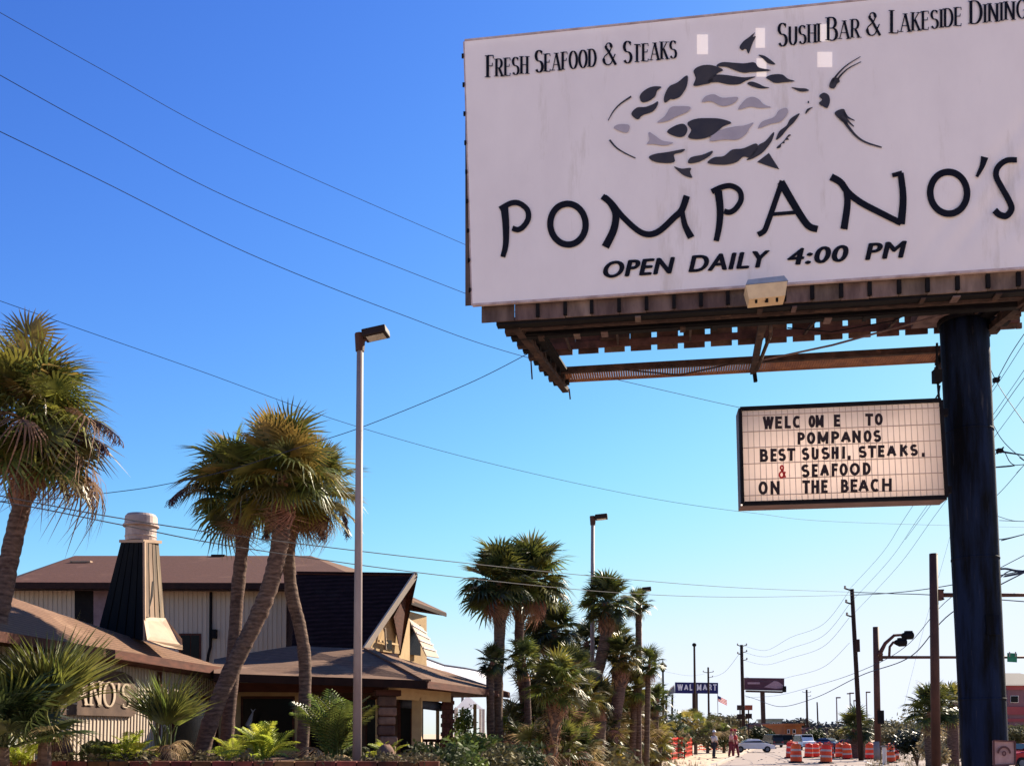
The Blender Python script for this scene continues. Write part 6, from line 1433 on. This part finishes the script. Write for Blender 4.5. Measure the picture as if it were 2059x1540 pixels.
for k, (px, py, s_, lb) in enumerate(dr):
    loc = gp(px, py)
    if k == 0: d0.location = loc; d0.scale = (s_,) * 3; d0['label'] = lb
    else:
        q_ = dup(d0, loc, k * .7, s_ * random.uniform(.96, 1.04), lb); q_.rotation_euler = (random.uniform(-.05, .05), random.uniform(-.05, .05), k * .7)
# sand heap by the drums
# orange safety netting
def net(label, pts, h, m_=M['orange']):
    V = [Vector(gp(*p)) for p in pts]; t = thing('safety_fence', label, 'safety fence', V[0])
    mb = MB(); rnd = random.Random(len(pts))
    for a, b in zip(V, V[1:]):
        n = max(3, int((b - a).length / .4))
        for i in range(n):
            p0, p1 = a.lerp(b, i / n), a.lerp(b, (i + 1) / n)
            for r_ in range(5):
                z = .12 + (h - .15) * r_ / 4 + rnd.uniform(-.02, .02); mb.bar(p0 + Vector((0, 0, z)), p1 + Vector((0, 0, z)), .015, .10)
            mb.bar(p0 + Vector((0, .01, .1)), p0 + Vector((0, .01, h)), .03, .015)
    g = build(mb, 'netting', m_, t)
    for p in V: build(MB().bar(p, p + Vector((0, 0, h + .15)), .05, .05), 'stake', M['wood'], t)
net('bunched orange safety netting at the hedge foot, nearest the camera', [(1338, 1530), (1352, 1528), (1364, 1526), (1376, 1526)], 1.35)
net('second orange netting panel right of the bunched one', [(1377, 1523), (1392, 1519)], 1.3)
net('long low orange fence behind the road workers', [(1398, 1509), (1430, 1508), (1463, 1507)], 1.2)
# ---------------------------------------------------------------- road workers
def worker(label, loc, rz, shirt, pants, hat, vest=None, s_=1.0, lean=0.0, stride=.12):
    t = thing('person', label, 'person', loc, 'road workers on the verge', rz)
    J = [(0, 0, .98), (0, 0, 1.2), (0 + lean, 0, 1.42), (lean, 0, 1.52), (lean * 1.2, 0.02, 1.66), (lean * 1.2, 0.02, 1.74),
         (-.10, stride * .3, .92), (-.11, stride, .5), (-.11, stride, .08), (-.11, stride + .14, .04), (.10, -stride * .3, .92), (.11, -stride, .5), (.11, -stride - .08, .08), (.11, -stride + .08, .04),
         (lean - .19, 0, 1.40), (-.26, .05, 1.15), (-.22, .22, .98), (lean + .19, 0, 1.40), (.26, .02, 1.13), (.25, .14, .92)]
    E = [(0, 1), (1, 2), (2, 3), (3, 4), (4, 5), (0, 6), (6, 7), (7, 8), (8, 9), (0, 10), (10, 11), (11, 12), (12, 13), (2, 14), (14, 15), (15, 16), (2, 17), (17, 18), (18, 19)]
    RD = [.14, .13, .14, .055, .10, .075, .10, .07, .045, .04, .10, .07, .045, .04, .065, .045, .035, .065, .045, .035]
    me = bpy.data.meshes.new('body'); me.from_pydata(J, E, []); o = bpy.data.objects.new('body', me); C.objects.link(o); o.parent = t
    sk = o.modifiers.new('skin', 'SKIN'); sk.use_smooth_shade = True
    for i, r_ in enumerate(RD): me.skin_vertices[0].data[i].radius = (r_, r_)
    me.skin_vertices[0].data[0].use_root = True
    sb = o.modifiers.new('sub', 'SUBSURF'); sb.levels = 1; sb.render_levels = 1
    me.materials.append(M['skin'])
    def cloth(nm, m_, idx, pad):
        js = sorted({i for e in idx for i in e}); mp = {j: k for k, j in enumerate(js)}
        me2 = bpy.data.meshes.new(nm); me2.from_pydata([J[j] for j in js], [(mp[a], mp[b]) for a, b in idx], []); c = bpy.data.objects.new(nm, me2); C.objects.link(c); c.parent = t
        c.modifiers.new('skin', 'SKIN').use_smooth_shade = True
        for j in js: r_ = RD[j] + pad; me2.skin_vertices[0].data[mp[j]].radius = (r_, r_)
        me2.skin_vertices[0].data[0].use_root = True
        m2 = c.modifiers.new('sub', 'SUBSURF'); m2.levels = 1; m2.render_levels = 1; me2.materials.append(m_)
    cloth('trousers', pants, [(0, 6), (6, 7), (7, 8), (0, 10), (10, 11), (11, 12)], .028)
    cloth('shirt', shirt, [(0, 1), (1, 2), (2, 14), (14, 15), (2, 17), (17, 18)], .03)
    build(MB().lathe((lean * 1.2, .02, 1.72), [(.15, 0), (.15, .015), (.12, .02), (.115, .08), (.07, .135), (.01, .15)], 14), 'hard_hat', hat, t, world=False, smooth=True)
    for x, y in ((-.11, stride + .06), (.11, -stride + 0.02)): build(MB().box((x, y, .04), (.10, .28, .08)), 'boot', M['rubber'], t, world=False, bevel=.02)
    t.scale = (s_,) * 3; return t
wsh = mat('shirt_white', (.6, .56, .56), .9); dpn = mat('trousers_dark', (.03, .03, .045), .9); rsh = mat('shirt_red', (.42, .05, .05), .9); rpn = mat('trousers_maroon', (.16, .03, .045), .9); psh = mat('shirt_pink', (.65, .35, .33), .9)
worker('worker in white shirt, dark trousers and white helmet by the verge', gp(1436, 1524), R(-60), wsh, dpn, M['white'])
worker('worker in pinkish shirt and maroon trousers, left of a pair', gp(1471, 1523), R(-90), psh, rpn, rsh, s_=1.05)
worker('worker in red shirt and maroon trousers next to the white sedan', gp(1479, 1522), R(70), rsh, rpn, rsh, s_=1.05)
# loose stones and tufts on the sandy verge
rnd = random.Random(77); mb = MB()
for k in range(260):
    g = G(rnd.uniform(1290, 1900), rnd.uniform(1506, 1541)); s_ = rnd.uniform(.03, .11)
    mb.sphere((g.x, g.y, s_ * .2), s_, 5, 3, .5)
o = build(mb, 'verge_stones', M['curb']); tag(o, 'scattered small stones on the sandy verge', 'stones', kind='stuff')
mb = MB()
for k in range(420):
    g = G(rnd.uniform(1230, 1480), rnd.uniform(1512, 1560)) if k % 2 else G(rnd.uniform(1740, 2080), rnd.uniform(1508, 1550))
    if k % 2 and g.x > G(1345, 1530).x: continue
    for q in range(10):
        a = rnd.uniform(0, 6.28); b = Vector((g.x + rnd.uniform(-.2, .2), g.y + rnd.uniform(-.2, .2), 0)); e = b + Vector((.12 * math.cos(a), .12 * math.sin(a), rnd.uniform(.12, .35))); w = Vector((-math.sin(a), math.cos(a), 0)) * .015
        o_ = len(mb.v); mb.v += [tuple(b - w), tuple(b + w), tuple(e)]; mb.f.append((o_, o_ + 1, o_ + 2))
o = build(mb, 'grass_tufts', M['shrubo']); tag(o, 'dry olive grass tufts beside the road', 'grass', kind='stuff')
